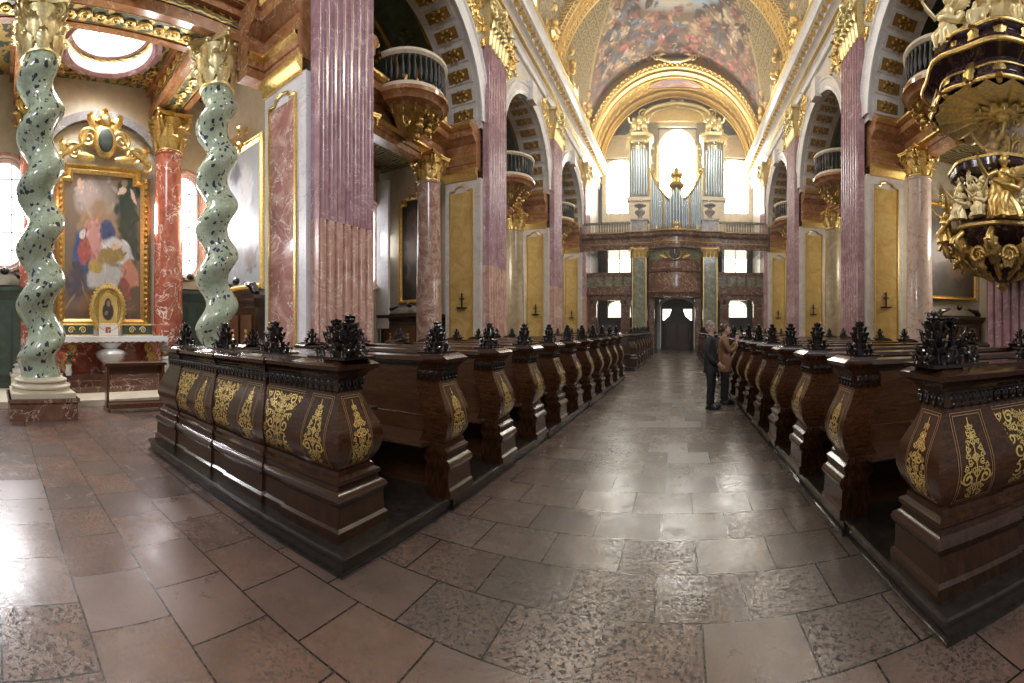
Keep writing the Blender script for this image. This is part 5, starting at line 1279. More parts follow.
def front_screen(sx, xa, length, yf, label):
    """carved screen closing the first row; xa = aisle end of the core, yf = front of the core"""
    t = thing('carved_screen', label, 'pew front', (xa, yf, 0), 0)
    a = -sx; n = 3; dpt = .20
    def X(u): return -a*u
    # plan of the core: u runs away from the aisle
    path = []
    for k in range(n):
        u0 = .9*k; path += [(u0, 0), (u0+.30, 0), (u0+.30, .02), (u0+.86, .02), (u0+.86, .06), (u0+.90, .06)]
    path += [(2.7, 0), (length, 0), (length, dpt), (0, dpt)]
    pts = [(X(u), y) for u, y in path]
    # counter-clockwise order
    area = sum(p[0]*q[1]-q[0]*p[1] for p, q in zip(pts, pts[1:]+pts[:1]))
    if area < 0: pts = pts[::-1]
    cl = []
    for p in pts:
        if not cl or math.hypot(p[0]-cl[-1][0], p[1]-cl[-1][1]) > 1e-4: cl.append(p)
    if math.hypot(cl[0][0]-cl[-1][0], cl[0][1]-cl[-1][1]) < 1e-4: cl.pop()
    b = MB(); b.push(T(0,0,ZK)); b.sweep(cl, PLO, True); b.sweep(cl, PHI, True); b.prism([(X(-.05),-.03),(X(length+.05),-.03),(X(length+.05),dpt+.03),(X(-.05),dpt+.03)][::(1 if a < 0 else -1)], 1.12, 1.246); b.pop(); b.build('mouldings', M['wood'], t)
    b = MB(); b.push(T(0,0,ZK)); b.sweep(cl, PMID, True); b.pop(); v = b.build('veneered_face', M['wood_face'], t)
    def fm(uc, off): return lambda s_, z: (X(uc+s_), off-out(z)-.004, ZK+z)
    def inl(mapf, reg_, seed, dens, rmax, g_=.02):
        b = MB(); filigree(b, mapf, reg_, seed, .0055, dens, rmax); b.build('inlay', M['inlay'], v)
    inl(lambda s_, z: (a*(out(z)+.004), dpt/2+s_*.9, ZK+z), (.50, .94, bulb(.115)), 5, 34, .045)
    b = MB(); stringing(b, lambda s_, z: (a*(out(z)+.003), dpt/2+s_, ZK+z), .11, .085, .485, .955)
    for k in range(n): stringing(b, fm(.9*k+.12, 0), .125, .10, .485, .955); stringing(b, fm(.9*k+.58, .02), .255, .245, .485, .955)
    b.build('stringing', M['stringing'], v)
    for k in range(n):
        inl(fm(.9*k+.12, 0), (.50, .94, bulb(.105)), 5, 34, .045)
        inl(fm(.9*k+.58, .02), (.50, .93, fan(.235)), 11+k, 120, .055)
    b = MB(); carved_band(b, lambda s_, z: (X(length/2+s_), -.035, ZK+z), length, 44); b.build('carved_frieze', M['wood_carved'], t); b = MB(); carved_band(b, lambda s_, z: (a*.04, dpt/2+s_, ZK+z), dpt+.1, 4)
    b.build('carved_frieze', M['wood_carved'], t)
    b = MB(); b.push(T(X(.12),dpt/2,ZK+1.24)); finial(b, .40, .24, .30, 1); b.pop(); b.push(T(X(-.02),dpt/2,ZK+1.24) @ RZ(PI/2)); finial(b, .34, .22, .33, 6); b.pop(); b.build('corner_finial', M['wood_carved'], t)
    for k in range(n):
        u = .9*(k+1)+(.0 if k < 2 else .1); b = MB(); b.push(T(X(u),dpt/2,ZK+1.24)); finial(b, .38, .24, .29, k); b.pop(); b.build('finial', M['wood_carved'], t)
    b = MB(); b.box(min(X(.1),X(length-.1)), max(X(.1),X(length-.1)), dpt+.1, dpt+.38, ZK+.78, ZK+.81); b.build('book_rest', M['wood_back'], t)
    return t
ORD = ['first','second','third','fourth','fifth','sixth','seventh','eighth','ninth','tenth','eleventh','twelfth']
def axis(sx, y): return (-2.14+.022*(y-2.2)) if sx < 0 else (1.47-.006*(y-2.2))
LEN = {-1: 2.95, 1: 2.95}
front_screen(-1, -2.24, 3.0, 2.26, 'carved pew front with brass scroll inlay facing the floor before the side altar')
front_screen(1, 1.47, 3.0, 2.08, 'carved pew front with brass scroll inlay at the near end of the pulpit-side block')
for sx in (-1, 1):
    proto = pew(sx, LEN[sx], 'x')
    nm = SIDE[sx]
    ys = [3.42+1.09*k for k in range(10)] if sx < 0 else [3.30+1.09*k for k in range(10)]
    ys2 = [16.8+1.09*k for k in range(8)]
    for k, y in enumerate(ys+ys2):
        blk = 'nearer' if k < len(ys) else 'farther'; kk = k if k < len(ys) else k-len(ys)
        lab = f'{ORD[kk]} dark bench row counted from the {"carved pew front" if blk == "nearer" else "cross passage"}, {blk} {nm} block'
        if k == 0: o = proto; o.location = (axis(sx, y), y, 0); o['label'] = lab
        else: o = dup(proto, (axis(sx, y), y, 0), 0, lab, sc=(1,1,1))
        o['group'] = 'dark carved pews along the aisle'
    for (y0, y1, nm2) in (((2.03 if sx < 0 else 1.82), ys[-1]+.75, 'nearer'), (ys2[0]-.6, ys2[-1]+.7, 'farther')):
        a = -sx; q = [] ; y = y0; k = 0
        while y < y1:
            x = axis(sx, y)+a*(.17 if nm2 == 'nearer' else .2)+a*(.02 if k % 2 else 0)
            ye = min(y1, y+1.35); q += [(x, y), (axis(sx, ye)+a*(.17 if nm2 == 'nearer' else .2)+a*(.02 if k % 2 else 0), ye)]; y = ye; k += 1
        xo = axis(sx, y0)-a*3.25
        P = q+[(xo+(.022 if sx < 0 else 0)*(y1-y0), y1), (xo, y0)]
        ar = sum(p[0]*r[1]-r[0]*p[1] for p, r in zip(P, P[1:]+P[:1]))
        if ar < 0: P = P[::-1]
        b = MB(); R_ = []
        for i in range(len(P)): pass
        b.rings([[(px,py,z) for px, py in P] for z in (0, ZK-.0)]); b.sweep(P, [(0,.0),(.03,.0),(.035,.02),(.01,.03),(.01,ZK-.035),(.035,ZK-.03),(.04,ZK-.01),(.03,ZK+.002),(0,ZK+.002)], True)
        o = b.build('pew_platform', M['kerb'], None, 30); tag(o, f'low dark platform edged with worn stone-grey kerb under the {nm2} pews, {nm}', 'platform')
# ---------------------------------------------------------------- bodies grown from joint chains
def skin(name, mat, verts, edges, parent=None, root=0, sub=2):
    """verts: [(x,y,z,r)]"""
    me = bpy.data.meshes.new(name); me.from_pydata([v[:3] for v in verts], edges, []); me.materials.append(mat)
    o = bpy.data.objects.new(name, me); COL.objects.link(o)
    if parent is not None: o.parent = parent
    md = o.modifiers.new('Skin', 'SKIN'); md.use_smooth_shade = True; md.branch_smoothing = .6
    for i, v in enumerate(verts):
        sv = me.skin_vertices[0].data[i]; r = v[3]
        sv.radius = (r, r) if not hasattr(r, '__len__') else r
        sv.use_root = (i == root)
    s = o.modifiers.new('Sub', 'SUBSURF'); s.levels = 1; s.render_levels = sub
    # freeze to a plain mesh
    dg = bpy.context.evaluated_depsgraph_get(); m2 = bpy.data.meshes.new_from_object(o.evaluated_get(dg)); o.modifiers.clear(); o.data = m2
    m2.polygons.foreach_set('use_smooth', [True]*len(m2.polygons))
    return o
class Sk:
    def __init__(s): s.v = []; s.e = []
    def p(s, x, y, z, r, link=None):
        s.v.append((x, y, z, r)); i = len(s.v)-1
        if link is not None: s.e.append((link, i))
        return i
    def chain(s, pts, link=None):
        for q in pts: link = s.p(*q, link=link)
        return link
M['skin'] = plain('skin', (.50,.30,.22), .5, 0, 20, .05, var=.06)
M['hair_grey'] = plain('grey_hair', (.26,.23,.20), .55, 0, 60, .5, var=.3)
M['hair_brown'] = plain('brown_hair', (.07,.04,.025), .5, 0, 60, .5, var=.3)
M['coat_black'] = plain('black_coat', (.012,.012,.014), .7, 0, 40, .3, var=.2)
M['trouser'] = plain('dark_trousers', (.012,.011,.012), .75, 0, 40, .3, var=.2)
M['coat_tan'] = plain('tan_jacket', (.20,.095,.045), .6, 0, 40, .3, var=.2)
M['shoe'] = plain('black_shoe', (.01,.009,.008), .3)
M['paper'] = plain('paper', (.8,.79,.76), .7)
def person(label, loc, rz, h, coat, hair, look=0.0, hands='front', long_hair=False, lean=0):
    """faces local -y; h = height"""
    k = h/1.75; t = thing('person', label, 'person', loc, rz)
    K = lambda *a: tuple(k*q for q in a[:3])+((k*a[3],) if not hasattr(a[3], '__len__') else (tuple(k*q for q in a[3]),))
    s = Sk(); pel = s.p(*K(0,0,.95,.10)); w = s.p(*K(0,.0,1.12,.125), link=pel); ch = s.p(*K(0,.01,1.32,.145), link=w); up = s.p(*K(0,.01,1.43,.10), link=ch)
    nk = s.p(*K(0,.0,1.50,.055), link=up); hd0 = s.p(*K(0,-.01,1.56,.062), link=nk)
    dy, dz = -sin(look), cos(look)
    s.chain([K(0,-.015+.05*-sin(look)-.01,1.56+.07*dz,.088), K(0,-.005+.14*dy*.3,1.56+.14,.088)], hd0)
    hp = {}
    for q in (-1, 1):
        a = s.chain([K(q*.085,0,.87,.070), K(q*.105,-.01,.72,.060), K(q*.11,-.02,.50,.058), K(q*.11,.0,.32,.055), K(q*.11,.02,.10,.04), K(q*.11,-.02,.05,.04), K(q*.115,-.16,.03,.03)], pel)
        sh = s.chain([K(q*.14,.01,1.42,.065), K(q*.20,.02,1.36,.055)], up)
        if hands == 'front': arm = [K(q*.245,.03,1.12,.042), K(q*.21,-.10,.97,.034), K(q*.12,-.18,.90,.028)]; tip = (q*-.6, -.6, -.45)
        elif hands == 'up': arm = [K(q*.235,-.06,1.16,.042), K(q*.17,-.22,1.24,.034), K(q*.07,-.27,1.40,.026)]; tip = (q*-.35, -.25, .9)
        else: arm = [K(q*.26,.03,1.12,.042), K(q*.26,-.02,.95,.034), K(q*.25,-.05,.86,.026)]; tip = (0,-.2,-1)
        e = s.chain(arm, sh); W = Vector(arm[-1][:3]); d = Vector(tip).normalized(); side = d.cross(Vector((q,0,0.01))).normalized()
        pm = s.p(*(W+d*.045*k), .028*k, link=e)
        kn = s.p(*(W+d*.085*k), .030*k, link=pm)
        for f_ in range(4):
            o_ = side*((f_-1.5)*.019*k); L = (.065,.075,.07,.055)[f_]*k; curl = Vector((-q*.4,-.3,-.35)).normalized()
            b0 = W+d*.095*k+o_; s.chain([(*b0,.009*k), (*(b0+d*L*.45),.0085*k), (*(b0+d*L*.8+curl*L*.3),.007*k)], kn)
        th0 = W+d*.05*k-side*.03*k; s.chain([(*th0,.010*k), (*(th0+d*.03*k-side*.012*k),.009*k), (*(th0+d*.055*k-side*.008*k),.008*k)], pm)
        hp[q] = W+d*.08*k
    skin('body', M['skin'], s.v, s.e, t, pel)
    # coat
    s = Sk(); c0 = s.p(*K(0,-.0,.77,(.165,.15))); 
    c1 = s.p(*K(0,0,.95,(.185,.155)), link=c0); c2 = s.p(*K(0,.0,1.14,(.175,.14)), link=c1); c3 = s.p(*K(0,.01,1.32,(.19,.155)), link=c2); c4 = s.p(*K(0,.015,1.44,(.13,.11)), link=c3); c5 = s.p(*K(0,.005,1.525,.072), link=c4)
    for q in (-1, 1):
        sh = s.chain([K(q*.15,.015,1.425,.082), K(q*.215,.025,1.35,.072)], c4)
        if hands == 'front': arm = [K(q*.25,.035,1.12,.060), K(q*.215,-.09,.98,.050), K(q*.145,-.16,.92,.044)]
        elif hands == 'up': arm = [K(q*.24,-.06,1.16,.060), K(q*.175,-.21,1.24,.050), K(q*.10,-.255,1.35,.042)]
        else: arm = [K(q*.265,.03,1.12,.058), K(q*.265,-.02,.95,.048), K(q*.255,-.04,.90,.044)]
        s.chain(arm, sh)
    skin('coat', coat, s.v, s.e, t, c0)
    b = MB(); b.push(SC(k)); b.rings([[((rx+.006*sin(5*a_))*cos(a_), (ry+.006*sin(4*a_+1))*sin(a_)-.005, z) for a_ in [2*PI*i/28 for i in range(28)]] for rx, ry, z in ((.150,.11,.735),(.188,.145,.73),(.186,.145,.80),(.182,.142,.90),(.176,.138,1.0),(.165,.125,1.10),(.12,.10,1.14))]); b.build('coat_hem', coat, t, 60)
    s = Sk(); p00 = s.p(*K(0,0,1.04,.135)); p0 = s.p(*K(0,0,.93,.140), link=p00)
    for q in (-1, 1): s.chain([K(q*.10,0,.84,.112), K(q*.11,-.01,.66,.09), K(q*.115,-.015,.46,.076), K(q*.115,.005,.25,.07), K(q*.115,.01,.07,.072)], p0)
    skin('trousers', M['trouser'], s.v, s.e, t, p0)
    for q in (-1, 1):
        b = MB(); b.push(SC(k)); b.rings([[(q*.115+rx*cos(2*PI*i/14), -.055+ry*sin(2*PI*i/14)*(1.0), z) for i in range(14)] for rx, ry, z in ((.048,.145,.0),(.052,.15,.02),(.048,.14,.05),(.04,.10,.085),(.035,.06,.11))]); b.build('shoe', M['shoe'], t)
    hc = Vector((0, -.012-.05*sin(look), 1.655))
    b = MB(); b.push(SC(k) @ T(*hc) @ RX(-look))
    b.blob((0,.012,.0), .092,.104,.112, 16, 12); b.blob((0,-.02,-.07), .062,.066,.058, 12, 8)
    b.leaf((0,-.098,.02),(0,-1,0),(0,-.25,-1),.030,.045,.5,1,4,6); b.blob((0,-.108,-.022),.014,.018,.014,8,6)
    for q in (-1, 1): b.blob((q*.094,.012,-.01),.012,.022,.034,8,6); b.blob((q*.034,-.084,.022),.016,.012,.010,8,6)
    b.blob((0,-.088,-.055),.026,.010,.006,8,4); b.blob((0,-.082,-.095),.026,.02,.018,8,6)
    b.build('head', M['skin'], t)
    b = MB(); b.push(SC(k) @ T(*hc) @ RX(-look))
    b.blob((-.034,-.092,.021),.007,.005,.007,8,6); b.build('eye', M['iron'], t); b = MB(); b.push(SC(k) @ T(*hc) @ RX(-look)); b.blob((.034,-.092,.021),.007,.005,.007,8,6); b.build('eye', M['iron'], t)
    b = MB(); b.push(SC(k) @ T(*hc) @ RX(-look)); R = []
    R_ = random.Random(int(h*100))
    b.blob((0,.030,.030), .102,.104,.104, 18, 12)
    for _ in range(90):
        a = R_.uniform(.2, PI-.2); e = R_.uniform(-.1, 1.4) if not long_hair else R_.uniform(-.7, 1.4)
        b.blob((.100*cos(a)*cos(e)*1.0, .030+.102*sin(a)*cos(e), .03+.104*sin(e)), .022,.022,.016, 6, 4)
    for _ in range(26): a = R_.uniform(-.8,.8); b.blob((.07*sin(a), -.045, .105-.03*abs(a)), .022,.022,.014, 6, 4)
    if long_hair: b.blob((0,.06,-.06),.08,.05,.10,12,8)
    b.build('hair', hair, t)
    return t, hp
t1, hp = person('grey-haired person in a black coat standing in the aisle, looking up, hands joined in front', (.66, 8.75, 0), PI/2-.25, 1.72, M['coat_black'], M['hair_grey'], -.35, 'front')
t2, hp = person('dark-haired person in a brown jacket behind the one in black, reading held-up papers', (.99, 9.25, 0), PI/2+.1, 1.68, M['coat_tan'], M['hair_brown'], .25, 'up')
o = thing('leaflet', 'white folded leaflet held up in the hands of the person in the brown jacket', 'leaflet', (.99, 9.25, 0), PI/2+.1)
b = MB(); b.push(T(0,-.32,1.50) @ RX(-.4)); b.add([(-.11,-.02,-.07),(0,.012,-.07),(0,.012,.08),(-.11,-.02,.08),(.11,-.02,-.07),(.11,-.02,.08)], [(0,1,2,3),(1,4,5,2)]); b.build('pages', M['paper'], o)

# ---------------------------------------------------------------- gilded sculpture
def angel(name, parent, loc, rz, sc, mat, pose=0, wings=True):
    """robed gilded figure about 1 m tall as one carved mesh; faces local -y"""
    R = random.Random(pose); Mx = T(*loc) @ RZ(rz) @ SC(sc)
    g = MB(); g.push(Mx)
    # robe with folds
    Rr = []; n = 40
    for i in range(15):
        q = i/14; z = .02+.60*q; r = .24*(1-q)**.7*.8+.095; lean = .06*sin(q*3+pose)
        Rr.append([((r*(1+.16*sin(9*a+pose+q*3)*(1-q*.5)))*cos(a)+lean, (r*.8*(1+.16*sin(7*a+q*4)*(1-q*.5)))*sin(a), z) for a in [2*PI*j/n for j in range(n)]])
    g.rings(Rr)
    g.blob((.04,-.0,.70), .125,.10,.15, 14, 10); g.blob((.03,-.0,.83), .045,.045,.06, 8, 6); g.blob((.03,-.03,.93), .072,.08,.092, 14, 10)
    g.blob((.03,-.105,.925), .014,.02,.018, 6, 4)
    for k in range(22):
        a = R.uniform(0, 2*PI); e = R.uniform(-.2, 1.3); g.blob((.03+.075*cos(a)*cos(e), .0+.075*sin(a)*cos(e), .945+.085*sin(e)), .026, n=6, m=4) if not (sin(a) < -.5 and e < .5) else None
    arms = [[(-.08,0,.78),(-.24,-.08,.70),(-.30,-.24,.84),(-.32,-.30,.92)], [(.15,0,.78),(.27,-.04,.66),(.22,-.22,.60),(.16,-.28,.62)]]
    if pose % 2: arms[1] = [(.15,0,.78),(.30,-.02,.86),(.42,-.06,1.02),(.48,-.08,1.10)]
    for A in arms:
        g.tube(A, [.055,.048,.036,.026], 10); W = Vector(A[-1]); d = (W-Vector(A[-2])).normalized(); g.blob(W+d*.03, .032,.02,.034, 8, 6)
        for f_ in range(4): g.tube([W+d*.05+Vector(((f_-1.5)*.014,0,0)), W+d*.10+Vector(((f_-1.5)*.018,-.01,0))], .008, 5)
        g.tube([W+d*.02+Vector((.03,0,0)), W+d*.07+Vector((.045,-.01,0))], .009, 5)
    g.tube([(-.1,-.1,.62),(.1,-.14,.52),(.26,-.02,.45),(.30,.1,.60),(.1,.14,.74)], [.05,.06,.07,.06,.04], 8)
    for q in (-1, 1): g.tube([(q*.08,-.05,.40),(q*.10,-.22,.22),(q*.09,-.16,.03),(q*.10,-.24,.0)], [.09,.07,.04,.03], 8)
    if wings:
        for q in (-1, 1):
            for f_ in range(7):
                a = .35+.17*f_; L = .50-.03*f_
                g.leaf((q*.05+.03,.08,.72), (0,1,0), (q*sin(a),.25,cos(a)), .12, L, .2, 1, 3, 6)
    g.pop()
    return g.build(name, M[mat], parent, 60)
# ---------------------------------------------------------------- pulpit
px_, py_ = 4.95, 5.35
t = thing('pulpit', 'ornate black and gold pulpit with gilded figures and wide sounding board, on the fluted pilaster', 'pulpit', (px_, py_, 0))
def lobed(r, n=64, amp=.03, k=8, ph=0): return [(r*(1+amp*cos(k*2*PI*i/n+ph))*cos(2*PI*i/n), r*(1+amp*cos(k*2*PI*i/n+ph))*sin(2*PI*i/n)) for i in range(n)]
def lob(b, prof, amp=.025, k=8, n=64): b.rings([[(x, y, z) for x, y in lobed(max(r, .01), n, amp, k)] for r, z in prof])
b = MB(); lob(b, [(.18,2.75),(.42,2.85),(.66,3.0),(.80,3.12),(.84,3.16),(.84,3.24),(.78,3.28),(.74,3.34),(.71,3.6),(.72,3.95),(.80,4.02),(.86,4.06),(.88,4.16),(.84,4.2),(.0,4.2)]); b.build('tub', M['dark_marble'], t)
b = MB(); lob(b, [(.83,4.15),(.90,4.16),(.905,4.20),(.83,4.22)]); lob(b, [(.84,3.15),(.87,3.17),(.87,3.21),(.84,3.23)])
b.build('gilt_edge', M['gold'], t)
# gilt relief scenes on the tub
R = random.Random(3)
for k in range(8):
    a = 2*PI*k/8+.39; b = MB()
    b.push(RZ(a+PI/2) @ T(0,-.72,3.65))
    for _ in range(60): b.blob((R.gauss(0,.12), R.uniform(-.09,.0), R.gauss(0,.15)), R.uniform(.03,.06), R.uniform(.02,.05), R.uniform(.03,.07), n=6, m=4)
    for _ in range(14): b.leaf((R.gauss(0,.12),-.06,R.gauss(0,.15)), (0,-1,0), (R.uniform(-1,1),0,R.uniform(-.3,1)), .09, .15, .4)
    b.scroll((-.18,-.04,.2), X_, Z_, .1); b.scroll((.18,-.04,-.2), X_*-1, Z_, .1); b.pop(); b.build('gilt_relief', M['gold_white'], t, 60)
for k, (dg, r_, z_, s_, mt) in enumerate(((227,.86,3.22,.92,'gold'),(152,.95,3.0,.62,'gold'),(176,.86,3.3,.5,'gold_white'),(202,.84,3.3,.45,'gold_white'),(300,.85,3.22,.88,'gold'),(20,.85,3.22,.88,'gold'),(85,.86,3.22,.85,'gold'))):
    a = math.radians(dg); angel('gilded_figure', t, (r_*cos(a), r_*sin(a), z_), a+PI/2+.3*(k % 3-1), s_, mt, k+2, k == 0)
# inscription tablet
b = MB(); a = math.radians(258)
b.push(RZ(a+PI/2) @ T(0,-.80,3.68)); b.box(-.09,.09,-.03,.02,-.26,.26); b.pop(); o = b.build('tablet', M['dark_marble'], t)
b = MB(); b.push(RZ(a+PI/2) @ T(0,-.84,3.68))
for i in range(7):
    z = .21-.07*i; b.scroll((0,0,z), X_*(1 if i % 2 else -1), Z_, .035, 1.2, .22, .5, 10); b.box(-.06,.06,-.004,.004,z-.035,z-.029)
b.pop(); b.build('silver_marks', M['white'], o)
# hanging scrollwork under the tub
b = MB()
for k in range(10):
    a = 2*PI*k/10; b.push(RZ(a))
    b.tube([(.84,0,3.1),(.98,0,2.98),(.92,0,2.82),(.74,0,2.80),(.62,0,2.72),(.45,0,2.55),(.2,0,2.42)], [.05,.06,.055,.05,.05,.045,.03], 8)
    b.scroll((.92,0,2.90), X_, Z_, .14, 1.6, .26); b.leaf((.6,0,2.62),(1,0,-.4),(.3,0,.8),.26,.34,.6); b.leaf((.85,0,2.72),(1,0,-.3),(.2,0,1),.24,.30,.6)
    for q in range(5): b.blob((.3+.14*q, .06*sin(q*2), 2.50+.09*q), .055, n=6, m=4)
    b.pop(); b.push(RZ(a+PI/10)); b.scroll((.78,0,2.74), Y_, Z_, .13, 1.5, .26); b.leaf((.7,0,2.55),(1,0,0),(.1,0,1),.22,.3,.5)
    for q in range(7): b.blob((.84-.03*abs(q-3), .045*(q-3), 2.72-.025*(3-abs(q-3))), .035, n=6, m=4)
    b.pop()
b.lathe([(.02,2.22),(.1,2.3),(.06,2.4),(.2,2.5),(.3,2.7)], 14)
b.build('hanging_scrollwork', M['gold'], t, 60)
b = MB(); lob(b, [(.05,2.35),(.25,2.5),(.5,2.68),(.62,2.85)], .03); b.build('underside', M['dark_marble'], t)
# back panel joining tub and sounding board
b = MB(); b.box(.25,.55,-.5,.65,3.0,5.5); b.build('back_panel', M['white'], t)
b = MB(); b.push(T(.22,.1,4.75) @ RZ(-PI/2)); ornament(b, .9, .9, 5, 4); b.pop(); b.build('back_relief', M['gold_white'], t, 60)
angel('gilded_figure', t, (.1,.35,4.25), -PI*.5, .8, 'gold_white', 3, False)
# sounding board
b = MB(); lob(b, [(.05,5.42),(.9,5.3),(1.08,5.16),(1.16,5.16),(1.18,5.24),(1.10,5.30),(1.12,5.46),(1.20,5.52),(1.30,5.56),(1.32,5.66),(1.24,5.70),(1.05,5.74),(1.0,5.95),(1.05,6.0),(1.06,6.08),(.9,6.12),(.6,6.25),(.0,6.35)], .03, 8, 96); b.build('sounding_board', M['dark_marble'], t)
b = MB()
for rr, zz, ww in ((1.17,5.16,.03),(1.32,5.58,.035),(1.06,6.04,.03),(1.12,5.38,.018)):
    b.tube([(x, y, zz) for x, y in lobed(rr, 96, .03)], ww, 6, True)
for k in range(16):
    a = 2*PI*k/16; b.push(RZ(a)); b.leaf((1.12,0,5.44),(1,0,0),(.2,0,-1),.2,.34,.5); b.blob((1.17,0,5.12),.05,n=8,m=5); b.leaf((1.02,0,5.72),(1,0,0),(0,0,1),.2,.3,.5); b.pop()
b.build('gilt_edge', M['gold'], t, 60)
b = MB(); R_ = []                                                   # ribbed shell of rays on the underside
n = 192
for i in range(10):
    q = i/9; rr = .12+.99*q; R_.append([(rr*(1+.05*(abs(sin(16*2*PI*j/n/2))-.5)*(q > .6))*cos(2*PI*j/n), rr*(1+.05*(abs(sin(16*2*PI*j/n/2))-.5)*(q > .6))*sin(2*PI*j/n), 5.26-.10*sin(q*PI*.5)*1.0-.07*q*abs(sin(20*PI*j/n))) for j in range(n)])
b.rings(R_, cap0=False, cap1=False)
for k in range(14): a = 2*PI*k/14; b.blob((.2*cos(a),.2*sin(a),5.2),.09,.09,.06,8,5); b.leaf((.18*cos(a),.18*sin(a),5.18),(0,0,-1),(cos(a),sin(a),0),.12,.34,.5)
b.blob((0,0,5.17),.14,.14,.10); b.build('ray_shell', M['gold_pale'], t, 50)
for k, (a, s_) in enumerate(((PI*.92, .85), (PI*1.42, .8), (PI*.5, .75), (PI*1.75,.8))):
    angel('gilded_angel', t, (1.0*cos(a), 1.0*sin(a), 5.98), a+PI/2+.4, s_, 'gold_white', k+1, True)
b = MB()
for k in range(8):
    a = 2*PI*k/8+.3; b.push(RZ(a)); b.tube([(.95,0,6.05),(.85,0,6.35),(.55,0,6.6),(.45,0,6.95),(.25,0,7.15)], [.09,.08,.07,.07,.05], 8); b.scroll((.9,0,6.2), X_*-1, Z_, .17, 1.6, .26); b.leaf((.7,0,6.3),(1,0,0),(-.3,0,1),.3,.4,.6)
    for q in range(6): b.blob((.8-.1*q, .08*sin(q*3), 6.25+.13*q), R.uniform(.06,.1), n=7, m=5)
    b.pop()
for _ in range(60):
    a = R.uniform(0,2*PI); z = R.uniform(6.3,7.6); rr = .62-.3*(z-6.3); b.blob((rr*cos(a), rr*sin(a), z), R.uniform(.05,.12), n=7, m=5)
b.lathe([(.7,6.1),(.5,6.4),(.42,6.8),(.3,7.2),(.2,7.7)], 16); b.build('gilt_crown', M['gold_white'], t, 60)
angel('gilded_figure', t, (0,0,7.5), PI*.75, .9, 'gold_white', 5, True)

# small gilded figures seated on the balcony pedestals
for sx, bi, lab in ((-1, 0, 'first'), (1, 0, 'first')):
    XW = XL if sx < 0 else XR; PY = PYS[sx]
    o = thing('gilded_putto', f'gilded figure standing above the rounded balcony of the {lab} bay, {SIDE[sx]}', 'statue', (XW+sx*1.35, (PY[bi]+PY[bi+1])/2+1.0, 8.15), -sx*PI/2)
    angel('carved_figure', o, (0,0,0), 0, 1.0, 'gold_dark', 2, True)

# ---------------------------------------------------------------- light, world, camera
w = bpy.data.worlds.new('daylight'); S.world = w; w.use_nodes = True
bg = w.node_tree.nodes['Background']; bg.inputs[0].default_value = (1.0,.96,.92,1); bg.inputs[1].default_value = .16
def area(name, loc, size, sizey, rot, e, col=(1,1,1)):
    l = bpy.data.lights.new(name, 'AREA'); l.shape = 'RECTANGLE'; l.size = size; l.size_y = sizey; l.energy = e; l.color = col
    o = bpy.data.objects.new(name, l); COL.objects.link(o); o.location = loc; o.rotation_euler = rot; return o
# daylight through the clerestory windows above the cornice, both sides of the vault
for i, y in enumerate((9.5, 17, 24.6)):
    area('clerestory_daylight', (-5.4, y, 15.4), 1.6, 2.4, (0, -PI/2+.7, 0), 300, (1,.93,.80))
    area('clerestory_daylight', (5.0, y, 15.4), 1.6, 2.4, (0, PI/2-.7, 0), 300, (1,.93,.80))
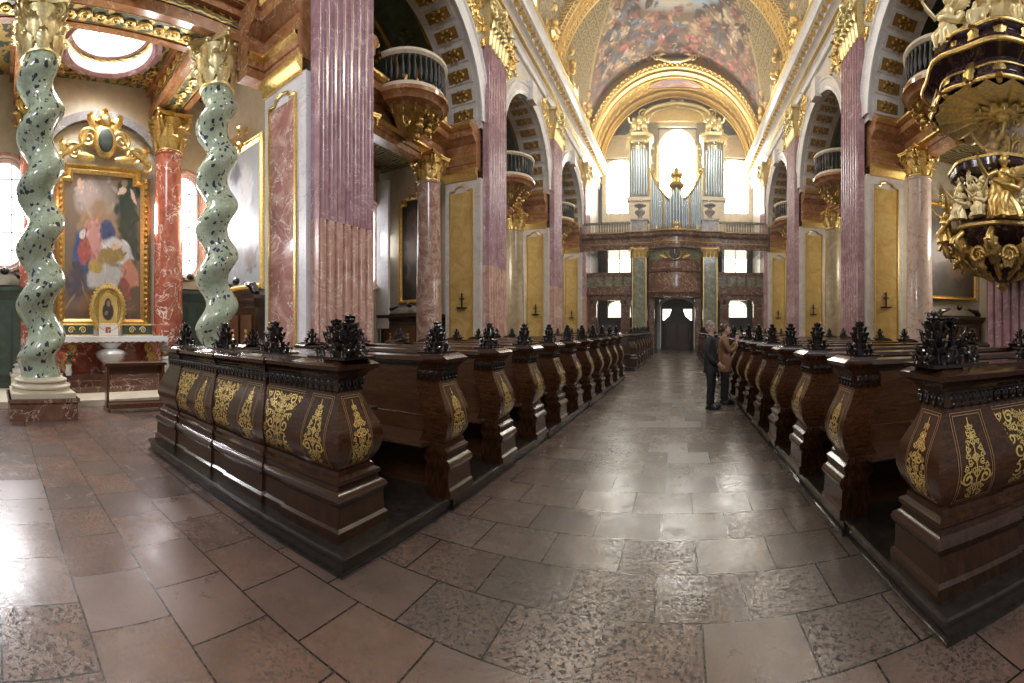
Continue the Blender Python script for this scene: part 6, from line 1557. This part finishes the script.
# daylight through the chapel windows
area('chapel_daylight', (-11.05, 5.35, 4.6), .8, 2.6, (0, -PI/2, 0), 330, (.96,.96,1))
area('chapel_daylight', (-11.05, .28, 4.6), .9, 2.6, (0, -PI/2, 0), 340, (.96,.96,1))
area('chapel_daylight', (-10.1, 12.0, 4.7), .8, 2.8, (0, -PI/2, 0), 14, (.95,.95,1))
area('chapel_daylight', (10.1, 9.6, 4.8), 1.0, 2.8, (0, PI/2, 0), 110, (1,.93,.8))
for sx, x in ((-1, -10.1), (1, 9.7)):
    for y in (17.1, 24.4): area('chapel_daylight', (x, y, 4.7), 1.0, 2.8, (0, sx*PI/2, 0), 60, (1,.93,.8))
area('lantern_daylight', (-9.75, 2.65, 9.3), 1.4, 1.4, (0,0,0), 220, (.95,.96,1))
# daylight from the dome windows over the crossing behind the viewer
def aim(o, tx, ty, tz): o.rotation_euler = (Vector((tx,ty,tz))-o.location).to_track_quat('-Z', 'Y').to_euler()
o = area('crossing_daylight', (3.0, -7, 13), 3.5, 5, (0,0,0), 850, (.92,.92,1)); aim(o, -7, 4.5, 4)
o = area('crossing_daylight', (-4.0, -8, 13), 3.0, 4, (0,0,0), 160, (1,.92,.8)); aim(o, 5, 6, 5)
hz = NT('window_glow_haze'); hz.t.nodes.remove(hz.b); vs_ = hz.n('ShaderNodeVolumeScatter'); vs_.inputs['Color'].default_value = (1,.97,.92,1); vs_.inputs['Density'].default_value = .0028; vs_.inputs['Anisotropy'].default_value = .45  # thin scatter volume added to imitate the glow around the end windows
hz.l(vs_.outputs[0], hz.t.nodes['Material Output'].inputs['Volume'])
b = MB(); b.box(-5.9, 5.5, 9, 32.8, .3, 19.3); o = b.build('haze', hz.m, None, 0); tag(o, 'faint haze in the far half of the nave, added for the window glow', 'haze', kind='stuff')
c = bpy.data.cameras.new('camera'); cam = bpy.data.objects.new('camera', c); COL.objects.link(cam); S.camera = cam
cam.location = (0, 0, 1.62); cam.rotation_euler = (PI/2, 0, 0)
c.type = 'PANO'; c.panorama_type = 'CENTRAL_CYLINDRICAL'; FP = 435
c.central_cylindrical_range_u_min = -678/FP; c.central_cylindrical_range_u_max = 346/FP
c.central_cylindrical_range_v_min = -355/FP; c.central_cylindrical_range_v_max = 328/FP; c.central_cylindrical_radius = 1
c.clip_start = .05; c.clip_end = 200
S.view_settings.view_transform = 'Standard'; S.view_settings.look = 'None'; S.view_settings.gamma = 1; S.view_settings.use_curve_mapping = False
S.view_settings.exposure = 0.45
S.cycles.use_denoising = True; S.cycles.max_bounces = 6; S.cycles.diffuse_bounces = 4; S.cycles.glossy_bounces = 3; S.cycles.sample_clamp_indirect = 6
